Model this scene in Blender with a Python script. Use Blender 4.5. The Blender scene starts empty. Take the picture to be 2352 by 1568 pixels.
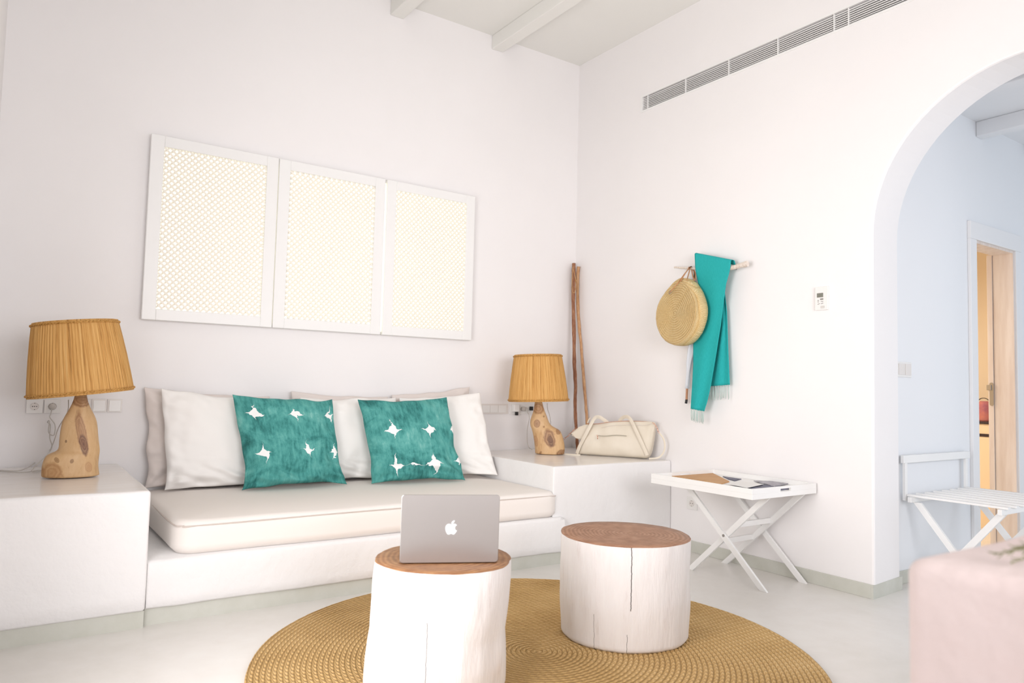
import bpy, bmesh, math, random
from mathutils import Vector, Matrix, noise
V = Vector
random.seed(7)
C = bpy.context.scene.collection
scene = bpy.context.scene

# ------------------------------------------------------------------ camera geometry (survey of the room)
FPX = 1669.474
CAM = V((-4.0675, -4.96481, 1.15))
CF = V((0.56448121, 0.8232344, 0.06038279)); CR = V((0.82363766, -0.56657496, 0.02477542)); CU = V((-0.05460736, -0.03574828, 0.99786778))
def ray(x, y): return CF + CR*((x-1176)/FPX) - CU*((y-784)/FPX)
def onX(x, y, X=0.0): r = ray(x, y); return CAM + r*((X-CAM.x)/r.x)
def onY(x, y, Y=0.0): r = ray(x, y); return CAM + r*((Y-CAM.y)/r.y)
def onZ(x, y, Z=0.0): r = ray(x, y); return CAM + r*((Z-CAM.z)/r.z)
def onP(x, y, P, n): r = ray(x, y); return CAM + r*((P-CAM).dot(n)/r.dot(n))

# ------------------------------------------------------------------ materials
def newmat(name):
    m = bpy.data.materials.new(name); m.use_nodes = True
    nt = m.node_tree; b = nt.nodes['Principled BSDF']; return m, nt, b
def N(nt, t, **k):
    n = nt.nodes.new(t)
    for a, v in k.items():
        if a in n.inputs: n.inputs[a].default_value = v
        else: setattr(n, a, v)
    return n
def mth(nt, op, a, b=None, c=None):
    n = nt.nodes.new('ShaderNodeMath'); n.operation = op
    for i, v in enumerate((a, b, c)):
        if v is None: continue
        if hasattr(v, 'is_output') or hasattr(v, 'links'): nt.links.new(v, n.inputs[i])
        else: n.inputs[i].default_value = v
    return n.outputs[0]
def rampn(nt, fac, stops):
    r = nt.nodes.new('ShaderNodeValToRGB'); el = r.color_ramp.elements
    while len(el) < len(stops): el.new(0.5)
    for e, (p, c) in zip(el, stops): e.position = p; e.color = (*c, 1)
    nt.links.new(fac, r.inputs[0]); return r.outputs[0]
def coords(nt, scale=(1, 1, 1)):
    t = N(nt, 'ShaderNodeTexCoord'); m = N(nt, 'ShaderNodeMapping'); m.inputs['Scale'].default_value = scale
    nt.links.new(t.outputs['Object'], m.inputs[0]); return m.outputs[0]
def noisef(nt, vec, scale, detail=4, rough=.55, dist=0):
    n = N(nt, 'ShaderNodeTexNoise', Scale=scale, Detail=detail, Roughness=rough, Distortion=dist)
    nt.links.new(vec, n.inputs['Vector']); return n.outputs['Fac']
def bump(nt, b, h, strength=.3, dist=.01):
    n = N(nt, 'ShaderNodeBump', Strength=strength, Distance=dist); nt.links.new(h, n.inputs['Height'])
    nt.links.new(n.outputs[0], b.inputs['Normal'])
def lin(h):
    h = h.lstrip('#'); r = []
    for i in (0, 2, 4):
        c = int(h[i:i+2], 16)/255; r.append(c/12.92 if c <= .04045 else ((c+.055)/1.055)**2.4)
    return tuple(r)
def simple(name, col, rough=.6, metal=0, c2=None, nscale=8, stretch=(1, 1, 1), bstr=0, bscale=60, bdist=.003, spec=.5, contrast=(.35, .65), sheen=0):
    m, nt, b = newmat(name)
    col = lin(col); b.inputs['Base Color'].default_value = (*col, 1)
    b.inputs['Roughness'].default_value = rough; b.inputs['Metallic'].default_value = metal
    b.inputs['Specular IOR Level'].default_value = spec
    if sheen: b.inputs['Sheen Weight'].default_value = sheen
    vec = coords(nt, stretch)
    if c2:
        f = noisef(nt, vec, nscale, 5, .6)
        nt.links.new(rampn(nt, f, [(contrast[0], col), (contrast[1], lin(c2))]), b.inputs['Base Color'])
    if bstr:
        bump(nt, b, noisef(nt, vec, bscale, 4, .6), bstr, bdist)
    return m
M = {}
M['wall'] = simple('wall_plaster', 'F3F0EF', .75, c2='F5F2F1', nscale=1.2, bstr=.25, bscale=9, bdist=.006, spec=.2)
M['plaster'] = simple('bench_plaster', 'F0EEED', .6, bstr=.7, bscale=12, bdist=.010, spec=.3)
M['polish'] = simple('polished_plaster', 'F7F4F1', .22, c2='F2EDE8', nscale=5, stretch=(1, 3, 1), bstr=.08, bscale=20, bdist=.003)
M['ceil'] = simple('ceiling_paint', 'EFEEE9', .8, bstr=.1, bscale=20, spec=.2)
M['skirt'] = simple('skirting_paint', 'D0D0C7', .5, c2='C9C9BE', nscale=7, bstr=.25, bscale=30)
M['hall'] = simple('hall_plaster', 'EDEEF0', .75, bstr=.2, bscale=9, bdist=.006, spec=.2)
M['amber'] = simple('ochre_wall', 'F0DFC6', .8)
M['linen_w'] = simple('white_linen', 'F3F0EC', .85, bstr=.2, bscale=260, bdist=.001, sheen=.1, spec=.2)
M['linen_b'] = simple('beige_linen', 'E2D8D2', .85, bstr=.2, bscale=260, bdist=.001, sheen=.1, spec=.2)
M['matt'] = simple('mattress_cotton', 'F3ECE6', .85, bstr=.2, bscale=200, bdist=.001, spec=.2)
M['whitep'] = simple('white_paint', 'F3F2F0', .4, bstr=.1, bscale=40)
M['latt'] = simple('lattice_paint', 'F6F0E4', .5)
M['plastic'] = simple('white_plastic', 'EFEDEA', .35)
M['plastic_e'] = simple('plate_edge', 'E6E0DB', .4)
M['dark'] = simple('dark_void', '23211F', .9)
M['black'] = simple('black_plastic', '1E1D1E', .5)
M['steel'] = simple('brushed_steel', 'A9A6A2', .35, 1)
M['rose'] = simple('rose_gold', 'D9A892', .25, 1)
M['cable'] = simple('clear_cable', 'C9C3BC', .3)
M['leather'] = simple('cream_leather', 'E6DCCB', .55, c2='E0D5C2', nscale=6, bstr=.25, bscale=180, bdist=.001)
M['tan'] = simple('tan_leather', 'C89466', .6, c2='B87D4E', nscale=20)
M['alu'] = simple('aluminium', 'B8B4B2', .42, 1)
M['kraft'] = simple('oak_board', 'D0A06A', .55, c2='C28F58', nscale=6, stretch=(1, 6, 1))
M['paper'] = simple('white_paper', 'F1EFEC', .7)
M['navy'] = simple('navy_cover', '2A2F4A', .5, c2='6A6D86', nscale=18)
M['greycover'] = simple('photo_cover', 'B9B7BF', .5, c2='8C8890', nscale=25)
M['twine'] = simple('twine', 'C79C6C', .9, bstr=.6, bscale=300)
M['grey_fringe'] = simple('pale_fringe', 'CFE0DA', .9)
M['umbcloth'] = simple('umbrella_cloth', 'D9DDE3', .6)
M['handlewood'] = simple('handle_wood', 'B58463', .5)
M['whitewash'] = simple('whitewashed_pine', 'E8DDD5', .55, c2='DACABF', nscale=3, stretch=(6, 6, .6), bstr=.15, bscale=30)
M['casing'] = simple('door_casing_paint', 'EEEDED', .45, bstr=.1, bscale=30)
M['pink'] = simple('rose_fabric', 'D98A78', .8, c2='A9677A', nscale=6)
M['darkwood'] = simple('dark_wood', '2E2024', .5)
M['cream'] = simple('cream_front', 'F0D9B8', .6)
M['rosemary'] = simple('rosemary_green', '6F7148', .7, c2='8A8A62', nscale=30)
M['pinkplaster'] = simple('pink_white_plaster', 'DDCDC9', .65, c2='DAC6C1', nscale=3, bstr=.6, bscale=10, bdist=.012, spec=.3)
M['seam'] = simple('seam_thread', 'D2C6BE', .9)
M['soil'] = simple('terracotta', 'C98F6E', .8)

def emis(name, col, s):
    m, nt, b = newmat(name); b.inputs['Base Color'].default_value = (*lin(col), 1)
    b.inputs['Emission Color'].default_value = (*lin(col), 1); b.inputs['Emission Strength'].default_value = s; return m
M['glow'] = emis('backlit_pane', 'FFFCE0', 1.2)
M['logo'] = emis('lit_logo', 'FFFFFF', .95); M['logo'].node_tree.nodes['Principled BSDF'].inputs['Base Color'].default_value = (.02, .02, .02, 1)

def floor_mat():
    m, nt, b = newmat('polished_cement'); v = coords(nt)
    f = noisef(nt, v, 1.3, 6, .6, .4); g = noisef(nt, v, 9, 4, .6)
    nt.links.new(rampn(nt, mth(nt, 'ADD', mth(nt, 'MULTIPLY', f, .75), mth(nt, 'MULTIPLY', g, .25)), [(.3, lin('DEDAD3')), (.5, lin('E6E2DD')), (.7, lin('ECEAE6'))]), b.inputs['Base Color'])
    b.inputs['Roughness'].default_value = .26
    bump(nt, b, g, .05, .002); return m
M['floor'] = floor_mat()
def ring_mat(name, c1, c2, c3, center, n):
    m, nt, b = newmat(name); v = coords(nt)
    s = N(nt, 'ShaderNodeVectorMath', operation='SUBTRACT'); nt.links.new(v, s.inputs[0]); s.inputs[1].default_value = center
    nn = N(nt, 'ShaderNodeTexNoise', Scale=4.0, Detail=3.0); nt.links.new(s.outputs[0], nn.inputs['Vector'])
    ln = N(nt, 'ShaderNodeVectorMath', operation='LENGTH'); nt.links.new(s.outputs[0], ln.inputs[0])
    r = mth(nt, 'ADD', ln.outputs['Value'], mth(nt, 'MULTIPLY', nn.outputs['Fac'], .07))
    w = mth(nt, 'SINE', mth(nt, 'MULTIPLY', r, n))
    f2 = noisef(nt, v, 22, 5, .65)
    mix = mth(nt, 'ADD', mth(nt, 'MULTIPLY', w, .13), f2)
    nt.links.new(rampn(nt, mix, [(.25, lin(c1)), (.55, lin(c2)), (.8, lin(c3))]), b.inputs['Base Color'])
    b.inputs['Roughness'].default_value = .5; bump(nt, b, mix, .3, .003); return m
def stump_mat(name, cracks, center):
    m, nt, b = newmat(name); v = coords(nt)
    vs = coords(nt, (9, 9, 1.2)); f = noisef(nt, vs, 3, 6, .7)
    f3 = noisef(nt, coords(nt, (3, 3, 1)), 3, 3, .5)
    dark = mth(nt, 'GREATER_THAN', f, .73)
    colr = rampn(nt, f, [(.3, lin('F2F0EF')), (.60, lin('EEEAE9')), (.74, lin('DAD1CD')), (.84, lin('A59992'))])
    sp = N(nt, 'ShaderNodeSeparateXYZ'); nt.links.new(v, sp.inputs[0])
    ang = mth(nt, 'ARCTAN2', mth(nt, 'SUBTRACT', sp.outputs[1], center[1]), mth(nt, 'SUBTRACT', sp.outputs[0], center[0]))
    jn = noisef(nt, coords(nt, (0, 0, 1)), 18, 4, .7)
    tot = None
    for a, z0, z1, w in cracks:
        d = mth(nt, 'ABSOLUTE', mth(nt, 'SUBTRACT', mth(nt, 'ADD', ang, mth(nt, 'MULTIPLY', jn, .06)), a))
        k = mth(nt, 'LESS_THAN', d, w)
        k = mth(nt, 'MULTIPLY', k, mth(nt, 'MULTIPLY', mth(nt, 'GREATER_THAN', sp.outputs[2], z0), mth(nt, 'LESS_THAN', sp.outputs[2], z1)))
        tot = k if tot is None else mth(nt, 'MAXIMUM', tot, k)
    mx = N(nt, 'ShaderNodeMixRGB'); nt.links.new(tot, mx.inputs[0]); nt.links.new(colr, mx.inputs[1]); mx.inputs[2].default_value = (*lin('5A5452'), 1)
    nt.links.new(mx.outputs[0], b.inputs['Base Color']); b.inputs['Roughness'].default_value = .55
    h = mth(nt, 'SUBTRACT', mth(nt, 'ADD', mth(nt, 'MULTIPLY', f, .35), f3), mth(nt, 'MULTIPLY', tot, .8))
    bump(nt, b, h, .8, .016); return m
def straw_mat(name, cols, center, axis, pitch, strand):
    m, nt, b = newmat(name); v = coords(nt)
    s = N(nt, 'ShaderNodeVectorMath', operation='SUBTRACT'); nt.links.new(v, s.inputs[0]); s.inputs[1].default_value = center
    sp = N(nt, 'ShaderNodeSeparateXYZ'); nt.links.new(s.outputs[0], sp.inputs[0])
    a, c = (sp.outputs[0], sp.outputs[1]) if axis == 'z' else (sp.outputs[1], sp.outputs[2])
    r = mth(nt, 'SQRT', mth(nt, 'ADD', mth(nt, 'MULTIPLY', a, a), mth(nt, 'MULTIPLY', c, c)))
    th = mth(nt, 'ARCTAN2', c, a)
    rp = mth(nt, 'SUBTRACT', mth(nt, 'DIVIDE', r, pitch), mth(nt, 'DIVIDE', th, 2*math.pi))
    fr = mth(nt, 'FRACT', rp); ab = mth(nt, 'ABSOLUTE', mth(nt, 'SUBTRACT', fr, .5))
    arc = mth(nt, 'MULTIPLY', th, r)
    nz = noisef(nt, v, 40, 3, .6)
    ch = mth(nt, 'SINE', mth(nt, 'ADD', mth(nt, 'ADD', mth(nt, 'MULTIPLY', arc, 2*math.pi/strand), mth(nt, 'MULTIPLY', ab, 5.5)), mth(nt, 'MULTIPLY', nz, 3.5)))
    ridge = mth(nt, 'SUBTRACT', 1.0, mth(nt, 'POWER', mth(nt, 'MULTIPLY', ab, 2.0), 3.0))
    h = mth(nt, 'ADD', mth(nt, 'MULTIPLY', mth(nt, 'MULTIPLY', ridge, mth(nt, 'ADD', mth(nt, 'MULTIPLY', ch, .5), .5)), .6), mth(nt, 'MULTIPLY', ridge, .4))
    fn = noisef(nt, v, 120, 3, .7); big = noisef(nt, v, 3.5, 3, .5)
    f = mth(nt, 'ADD', mth(nt, 'MULTIPLY', h, .35), mth(nt, 'ADD', mth(nt, 'MULTIPLY', fn, .35), mth(nt, 'MULTIPLY', big, .35)))
    nt.links.new(rampn(nt, f, [(.25, lin(cols[0])), (.5, lin(cols[1])), (.78, lin(cols[2]))]), b.inputs['Base Color'])
    b.inputs['Roughness'].default_value = .75; b.inputs['Specular IOR Level'].default_value = .25
    bump(nt, b, mth(nt, 'ADD', h, mth(nt, 'MULTIPLY', fn, .4)), .8, pitch*.45); return m
def driftwood(name, knots_hollows):
    m, nt, b = newmat(name); v = coords(nt)
    d = noisef(nt, v, 6, 3, .5)
    f = noisef(nt, coords(nt, (1, 1, .35)), 26, 6, .65, 1.2)
    col = rampn(nt, mth(nt, 'ADD', mth(nt, 'MULTIPLY', f, .7), mth(nt, 'MULTIPLY', d, .3)), [(.3, lin('B98C5E')), (.45, lin('D2AB7C')), (.75, lin('DFBD90'))])
    warp = noisef(nt, v, 14, 3, .6); rings_ = noisef(nt, v, 60, 2, .5)
    def dot(sv, d):
        n = N(nt, 'ShaderNodeVectorMath', operation='DOT_PRODUCT'); nt.links.new(sv, n.inputs[0]); n.inputs[1].default_value = d; return n.outputs['Value']
    for (p, ang, ru, rw, c) in knots_hollows:
        p = V(p); vw = p-CAM; vw.z = 0; vw.normalize(); sd = V((vw.y, -vw.x, 0)); up = V((0, 0, 1)); a_ = math.radians(ang)
        d1 = sd*math.cos(a_)+up*math.sin(a_); d2 = up*math.cos(a_)-sd*math.sin(a_)
        s = N(nt, 'ShaderNodeVectorMath', operation='SUBTRACT'); nt.links.new(v, s.inputs[0]); s.inputs[1].default_value = p
        e1, e2, e3 = mth(nt, 'DIVIDE', dot(s.outputs[0], d1), ru), mth(nt, 'DIVIDE', dot(s.outputs[0], d2), rw), mth(nt, 'DIVIDE', dot(s.outputs[0], vw), .14)
        ln = mth(nt, 'SQRT', mth(nt, 'ADD', mth(nt, 'ADD', mth(nt, 'MULTIPLY', e1, e1), mth(nt, 'MULTIPLY', e2, e2)), mth(nt, 'MULTIPLY', e3, e3)))
        q = mth(nt, 'ADD', mth(nt, 'ADD', ln, mth(nt, 'MULTIPLY', mth(nt, 'SUBTRACT', warp, .5), .9)), mth(nt, 'MULTIPLY', mth(nt, 'SUBTRACT', f, .5), .35))
        msk = rampn(nt, q, [(.0, (.95,)*3), (.25, (.55,)*3), (.42, (.8,)*3), (.55, (.4,)*3), (.72, (.85,)*3), (.84, (.45,)*3), (1.0, (0,)*3)])
        mx = N(nt, 'ShaderNodeMixRGB'); nt.links.new(msk, mx.inputs[0]); nt.links.new(col, mx.inputs[1])
        mx.inputs[2].default_value = (*lin(c), 1); col = mx.outputs[0]
    nt.links.new(col, b.inputs['Base Color']); b.inputs['Roughness'].default_value = .5
    bump(nt, b, f, .3, .004); return m
def pleat_mat():
    m, nt, b = newmat('pleated_raffia'); t = N(nt, 'ShaderNodeTexCoord'); mp = N(nt, 'ShaderNodeMapping'); mp.inputs['Scale'].default_value = (1, .004, 1)
    nt.links.new(t.outputs['UV'], mp.inputs[0])
    f = noisef(nt, mp.outputs[0], 130, 4, .8)
    sp = N(nt, 'ShaderNodeSeparateXYZ'); nt.links.new(t.outputs['UV'], sp.inputs[0])
    nt.links.new(rampn(nt, f, [(.34, lin('8F6230')), (.43, lin('CB9652')), (.6, lin('E2B26E')), (.75, lin('EFC88C'))]), b.inputs['Base Color'])  # dark stops paint the shading between pleats into the straw colour
    b.inputs['Roughness'].default_value = .6; b.inputs['Specular IOR Level'].default_value = .3
    bump(nt, b, f, .7, .006); return m
M['pleat'] = pleat_mat()
M['braid'] = simple('raffia_braid', 'DDAA60', .65, c2='A8752F', nscale=120, bstr=.6, bscale=150)
def teal_cushion(name, stars, seed):
    m, nt, b = newmat(name); t = N(nt, 'ShaderNodeTexCoord'); uv = t.outputs['UV']
    off = N(nt, 'ShaderNodeVectorMath', operation='ADD'); nt.links.new(uv, off.inputs[0]); off.inputs[1].default_value = (seed, seed*1.7, 0)
    o = off.outputs[0]
    wn = N(nt, 'ShaderNodeTexNoise', Scale=11.0, Detail=3.0); nt.links.new(o, wn.inputs['Vector'])
    ws = N(nt, 'ShaderNodeVectorMath', operation='SUBTRACT'); nt.links.new(wn.outputs['Color'], ws.inputs[0]); ws.inputs[1].default_value = (.5, .5, .5)
    wk = N(nt, 'ShaderNodeVectorMath', operation='SCALE'); nt.links.new(ws.outputs[0], wk.inputs[0]); wk.inputs['Scale'].default_value = .13
    wu = N(nt, 'ShaderNodeVectorMath', operation='ADD'); nt.links.new(uv, wu.inputs[0]); nt.links.new(wk.outputs[0], wu.inputs[1])
    sp = N(nt, 'ShaderNodeSeparateXYZ'); nt.links.new(wu.outputs[0], sp.inputs[0])
    tot = None
    for cx, cy, sx, sy in stars:
        dx = mth(nt, 'SQRT', mth(nt, 'DIVIDE', mth(nt, 'ABSOLUTE', mth(nt, 'SUBTRACT', sp.outputs[0], cx)), sx))
        dy = mth(nt, 'SQRT', mth(nt, 'DIVIDE', mth(nt, 'ABSOLUTE', mth(nt, 'SUBTRACT', sp.outputs[1], cy)), sy))
        k = mth(nt, 'LESS_THAN', mth(nt, 'ADD', dx, dy), 1.0)
        tot = k if tot is None else mth(nt, 'MAXIMUM', tot, k)
    a = noisef(nt, o, 3.2, 5, .62, .6)
    mp = N(nt, 'ShaderNodeMapping'); mp.inputs['Scale'].default_value = (5, 1.2, 1); nt.links.new(o, mp.inputs[0])
    a2 = noisef(nt, mp.outputs[0], 5, 5, .7)
    f = mth(nt, 'ADD', mth(nt, 'MULTIPLY', a, .6), mth(nt, 'MULTIPLY', a2, .4))
    col = rampn(nt, f, [(.36, lin('2A635F')), (.43, lin('3A7F7B')), (.50, lin('4E9892')), (.58, lin('62A9A2')), (.68, lin('8AC4BB'))])
    mx = N(nt, 'ShaderNodeMixRGB'); nt.links.new(tot, mx.inputs[0]); nt.links.new(col, mx.inputs[1]); mx.inputs[2].default_value = (*lin('F2F1EF'), 1)
    nt.links.new(mx.outputs[0], b.inputs['Base Color']); b.inputs['Roughness'].default_value = .8; b.inputs['Specular IOR Level'].default_value = .2
    bump(nt, b, noisef(nt, o, 90, 2, .6), .15, .002); return m
def scarf_mat():
    m, nt, b = newmat('teal_weave'); v = coords(nt)
    f = noisef(nt, coords(nt, (1, 40, 4)), 12, 3, .6)
    nt.links.new(rampn(nt, f, [(.3, lin('22A2A2')), (.7, lin('32B4B3'))]), b.inputs['Base Color'])
    b.inputs['Roughness'].default_value = .8; b.inputs['Specular IOR Level'].default_value = .2; bump(nt, b, f, .15, .001); return m
M['scarf'] = scarf_mat()
def bark_mat(name, a, c, d):
    m, nt, b = newmat(name); f = noisef(nt, coords(nt, (8, 8, 1)), 12, 5, .7)
    nt.links.new(rampn(nt, f, [(.3, lin(a)), (.5, lin(c)), (.7, lin(d))]), b.inputs['Base Color']); b.inputs['Roughness'].default_value = .7
    bump(nt, b, f, .5, .004); return m
M['bark1'] = bark_mat('brown_branch', '6E432C', '966347', 'B78A66')
M['bark2'] = bark_mat('pale_branch', 'A8754C', 'C6966C', 'D9B48D')
M['driftpale'] = bark_mat('bleached_branch', 'CDB9A8', 'E4D8CC', 'F0E8E0')

# ------------------------------------------------------------------ mesh helpers (all in world metres)
def link(name, bm, m, parent=None, smooth=True, mods=None):
    me = bpy.data.meshes.new(name); bmesh.ops.recalc_face_normals(bm, faces=bm.faces); bm.to_mesh(me); bm.free()
    for mm in (m if isinstance(m, (list, tuple)) else [m]): me.materials.append(mm)
    if smooth:
        for p in me.polygons: p.use_smooth = True
    o = bpy.data.objects.new(name, me); C.objects.link(o)
    if parent is not None:
        o.parent = parent
        q = parent; L = V((0, 0, 0))
        while q is not None: L += q.location; q = q.parent
        o.location = -L
    return o
def autosmooth(o, ang=35):
    me = o.data; bm = bmesh.new(); bm.from_mesh(me)
    for e in bm.edges:
        if len(e.link_faces) == 2 and e.calc_face_angle(0) > math.radians(ang): e.smooth = False
    bm.to_mesh(me); bm.free(); return o
def thing(name, label, cat, loc, group=None):
    o = bpy.data.objects.new(name, None); C.objects.link(o); o.location = loc; o.empty_display_size = .1
    o['label'] = label; o['category'] = cat
    if group: o['group'] = group
    return o
def tag(o, label, cat, group=None):
    o['label'] = label; o['category'] = cat
    if group: o['group'] = group
    return o
def struct(o): o['kind'] = 'structure'; return o
def add_box(bm, a, b, bev=0, seg=2):
    vs = [bm.verts.new((x, y, z)) for x in (a[0], b[0]) for y in (a[1], b[1]) for z in (a[2], b[2])]
    fs = [(0, 1, 3, 2), (4, 6, 7, 5), (0, 4, 5, 1), (2, 3, 7, 6), (0, 2, 6, 4), (1, 5, 7, 3)]
    F = [bm.faces.new([vs[i] for i in f]) for f in fs]
    if bev:
        es = list({e for f in F for e in f.edges}); bmesh.ops.bevel(bm, geom=es, offset=bev, segments=seg, affect='EDGES', profile=.5)
def box(name, a, b, m, parent=None, bev=0, seg=2):
    bm = bmesh.new(); add_box(bm, a, b, bev, seg); return link(name, bm, m, parent, False)
def add_prism(bm, pts, d, bev=0, mi=0):
    """pts: list of world points (planar polygon); d: extrusion vector"""
    n = len(pts); d = V(d)
    A = [bm.verts.new(p) for p in pts]; B = [bm.verts.new(V(p)+d) for p in pts]
    F = [bm.faces.new(A), bm.faces.new(B[::-1])] + [bm.faces.new((A[i], B[i], B[(i+1) % n], A[(i+1) % n])) for i in range(n)]
    for f in F: f.material_index = mi
    if bev:
        es = list({e for f in F for e in f.edges}); bmesh.ops.bevel(bm, geom=es, offset=bev, segments=2, affect='EDGES', profile=.5)
def prism(name, pts, d, m, parent=None, bev=0):
    bm = bmesh.new(); add_prism(bm, pts, d, bev); return link(name, bm, m, parent, False)
def frame_along(P):
    T = []
    for i in range(len(P)):
        a = P[max(i-1, 0)]; b = P[min(i+1, len(P)-1)]; t = (b-a)
        T.append(t.normalized() if t.length > 1e-9 else V((0, 0, 1)))
    n = T[0].orthogonal().normalized(); out = []
    for t in T:
        n = (n - t*n.dot(t))
        n = n.normalized() if n.length > 1e-6 else t.orthogonal().normalized()
        out.append((t, n, t.cross(n)))
    return out
def add_tube(bm, P, r, seg=10, cap=True, jit=0, seed=0):
    P = [V(p) for p in P]; fr = frame_along(P); rings = []
    for i, (p, (t, n, b)) in enumerate(zip(P, fr)):
        rr = r[i] if isinstance(r, (list, tuple)) else r
        ring = []
        for k in range(seg):
            a = 2*math.pi*k/seg; q = rr
            if jit: q *= 1 + jit*noise.noise(V((math.cos(a)*1.3, math.sin(a)*1.3, i*.5+seed)))
            ring.append(bm.verts.new(p + n*math.cos(a)*q + b*math.sin(a)*q))
        rings.append(ring)
    for i in range(len(rings)-1):
        for k in range(seg): bm.faces.new((rings[i][k], rings[i][(k+1) % seg], rings[i+1][(k+1) % seg], rings[i+1][k]))
    if cap: bm.faces.new(rings[0][::-1]); bm.faces.new(rings[-1])
def tube(name, P, r, m, parent=None, seg=10, jit=0, seed=0):
    bm = bmesh.new(); add_tube(bm, P, r, seg, True, jit, seed); return autosmooth(link(name, bm, m, parent), 50)
def smoothpath(P, n=6):
    P = [V(p) for p in P]; out = []
    for i in range(len(P)-1):
        p0 = P[max(i-1, 0)]; p1 = P[i]; p2 = P[i+1]; p3 = P[min(i+2, len(P)-1)]
        for k in range(n):
            t = k/n; out.append(.5*((2*p1)+(p2-p0)*t+(2*p0-5*p1+4*p2-p3)*t*t+(3*p1-p0-3*p2+p3)*t**3))
    out.append(P[-1]); return out
def add_loft(bm, rings, cap0=True, cap1=True, mis=None):
    R = [[bm.verts.new(p) for p in r] for r in rings]; n = len(R[0])
    for i in range(len(R)-1):
        for k in range(n):
            f = bm.faces.new((R[i][k], R[i][(k+1) % n], R[i+1][(k+1) % n], R[i+1][k]))
            if mis: f.material_index = mis[i]
    if cap0: bm.faces.new(R[0][::-1])
    if cap1:
        f = bm.faces.new(R[-1])
        if mis: f.material_index = mis[-1]
def rrect(x0, x1, y0, y1, r, nc=6, ns=12):
    out = []
    cs = [(x1-r, y1-r, 0), (x0+r, y1-r, 90), (x0+r, y0+r, 180), (x1-r, y0+r, 270)]
    for i, (cx, cy, a) in enumerate(cs):
        for k in range(nc+1):
            t = math.radians(a+90*k/nc); out.append((cx+r*math.cos(t), cy+r*math.sin(t)))
        nx, ny, na = cs[(i+1) % 4]; t = math.radians(na)
        p = out[-1]; q = (nx+r*math.cos(t), ny+r*math.sin(t))
        for k in range(1, ns): out.append((p[0]+(q[0]-p[0])*k/ns, p[1]+(q[1]-p[1])*k/ns))
    return out
def soft_block(name, x0, x1, y0, y1, z0, z1, r, er, amp, mats, parent=None, nz=8, topmi=1, fix=None, crown=0, ns=20, seed=0):
    prof = [(er*.6, z0)]
    prof += [(0, z0+er*.6)] + [(0, z0+er*.6+(z1-er-z0-er*.6)*k/nz) for k in range(1, nz+1)]
    for k in range(1, 5):
        a = math.pi/2*k/4; prof.append((er*(1-math.cos(a)), z1-er+er*math.sin(a)))
    nb = len(prof); h = min(x1-x0, y1-y0)/2
    for q in (.12, .25, .42, .6, .8, .97): prof.append((er+(h-er)*q, z1+crown*min(1, q*3)))
    rings = []; mis = []
    for i, (ins, z) in enumerate(prof):
        rr = max(r-ins, .003); rg = []
        for (x, y) in rrect(x0+ins, x1-ins, y0+ins, y1-ins, min(rr, (y1-y0)/2-ins-.0005, (x1-x0)/2-ins-.0005), 5, ns):
            p = V((x, y, z)); s = amp*(1 if i < nb else .35)
            p += V((noise.noise(V((x*2.5+seed, y*2.5, z*2.5))), noise.noise(V((x*2.5, y*2.5+9+seed, z*2.5))), noise.noise(V((x*2.5, y*2.5, z*2.5+21+seed)))))*s
            if fix: p = fix(p)
            rg.append(p)
        rings.append(rg); mis.append(topmi if i >= nb-2 else 0)
    bm = bmesh.new(); add_loft(bm, rings, True, True, mis); return autosmooth(link(name, bm, mats, parent), 50)
def add_ribbon(bm, P, w, th, nrm):
    P = [V(p) for p in P]; rows = []
    for i, p in enumerate(P):
        a = P[max(i-1, 0)]; b = P[min(i+1, len(P)-1)]; t = (b-a).normalized()
        n = nrm[i] if isinstance(nrm, list) else nrm
        n = (n - t*n.dot(t)).normalized(); s = t.cross(n)
        ww = w[i] if isinstance(w, (list, tuple)) else w
        rows.append([bm.verts.new(p + s*ww/2*c + n*th/2*d) for c, d in ((-1, -.6), (-.9, -1), (.9, -1), (1, -.6), (1, .6), (.9, 1), (-.9, 1), (-1, .6))])
    for i in range(len(rows)-1):
        for k in range(8): bm.faces.new((rows[i][k], rows[i][(k+1) % 8], rows[i+1][(k+1) % 8], rows[i+1][k]))
    bm.faces.new(rows[0][::-1]); bm.faces.new(rows[-1])
def ribbon(name, P, w, th, nrm, m, parent=None):
    bm = bmesh.new(); add_ribbon(bm, P, w, th, nrm); return autosmooth(link(name, bm, m, parent), 45)
def lathe_rings(cx, cy, prof, seg=48, axis=V((0, 0, 1)), base=None):
    ax = axis.normalized(); n = V((1, 0, 0)); n = (n-ax*n.dot(ax)).normalized(); b = ax.cross(n); out = []
    base = base or V((cx, cy, 0))
    for r, h in prof: out.append([base+ax*h+n*math.cos(2*math.pi*k/seg)*r+b*math.sin(2*math.pi*k/seg)*r for k in range(seg)])
    return out

# ================================================================== THE ROOM
H = 4.04; HH = 3.13          # main room and hall ceilings
RX0, RY0 = -4.2, -6.5
# floor: one slab under room, hall and the far room
struct(box('floor', (-7.5, -9.5, -.12), (5.0, 1.2, 0), M['floor']))
# back wall with a shallow window recess
WX0, WX1, WZ0, WZ1 = -3.42, -1.105, 1.51, 2.63
bm = bmesh.new()
add_box(bm, (-4.5, 0, 0), (WX0, .3, H)); add_box(bm, (WX1, 0, 0), (.34, .3, H)); add_box(bm, (WX0, 0, 0), (WX1, .3, WZ0)); add_box(bm, (WX0, 0, WZ1), (WX1, .3, H))
struct(link('wall_back', bm, M['wall'], None, False))
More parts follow.
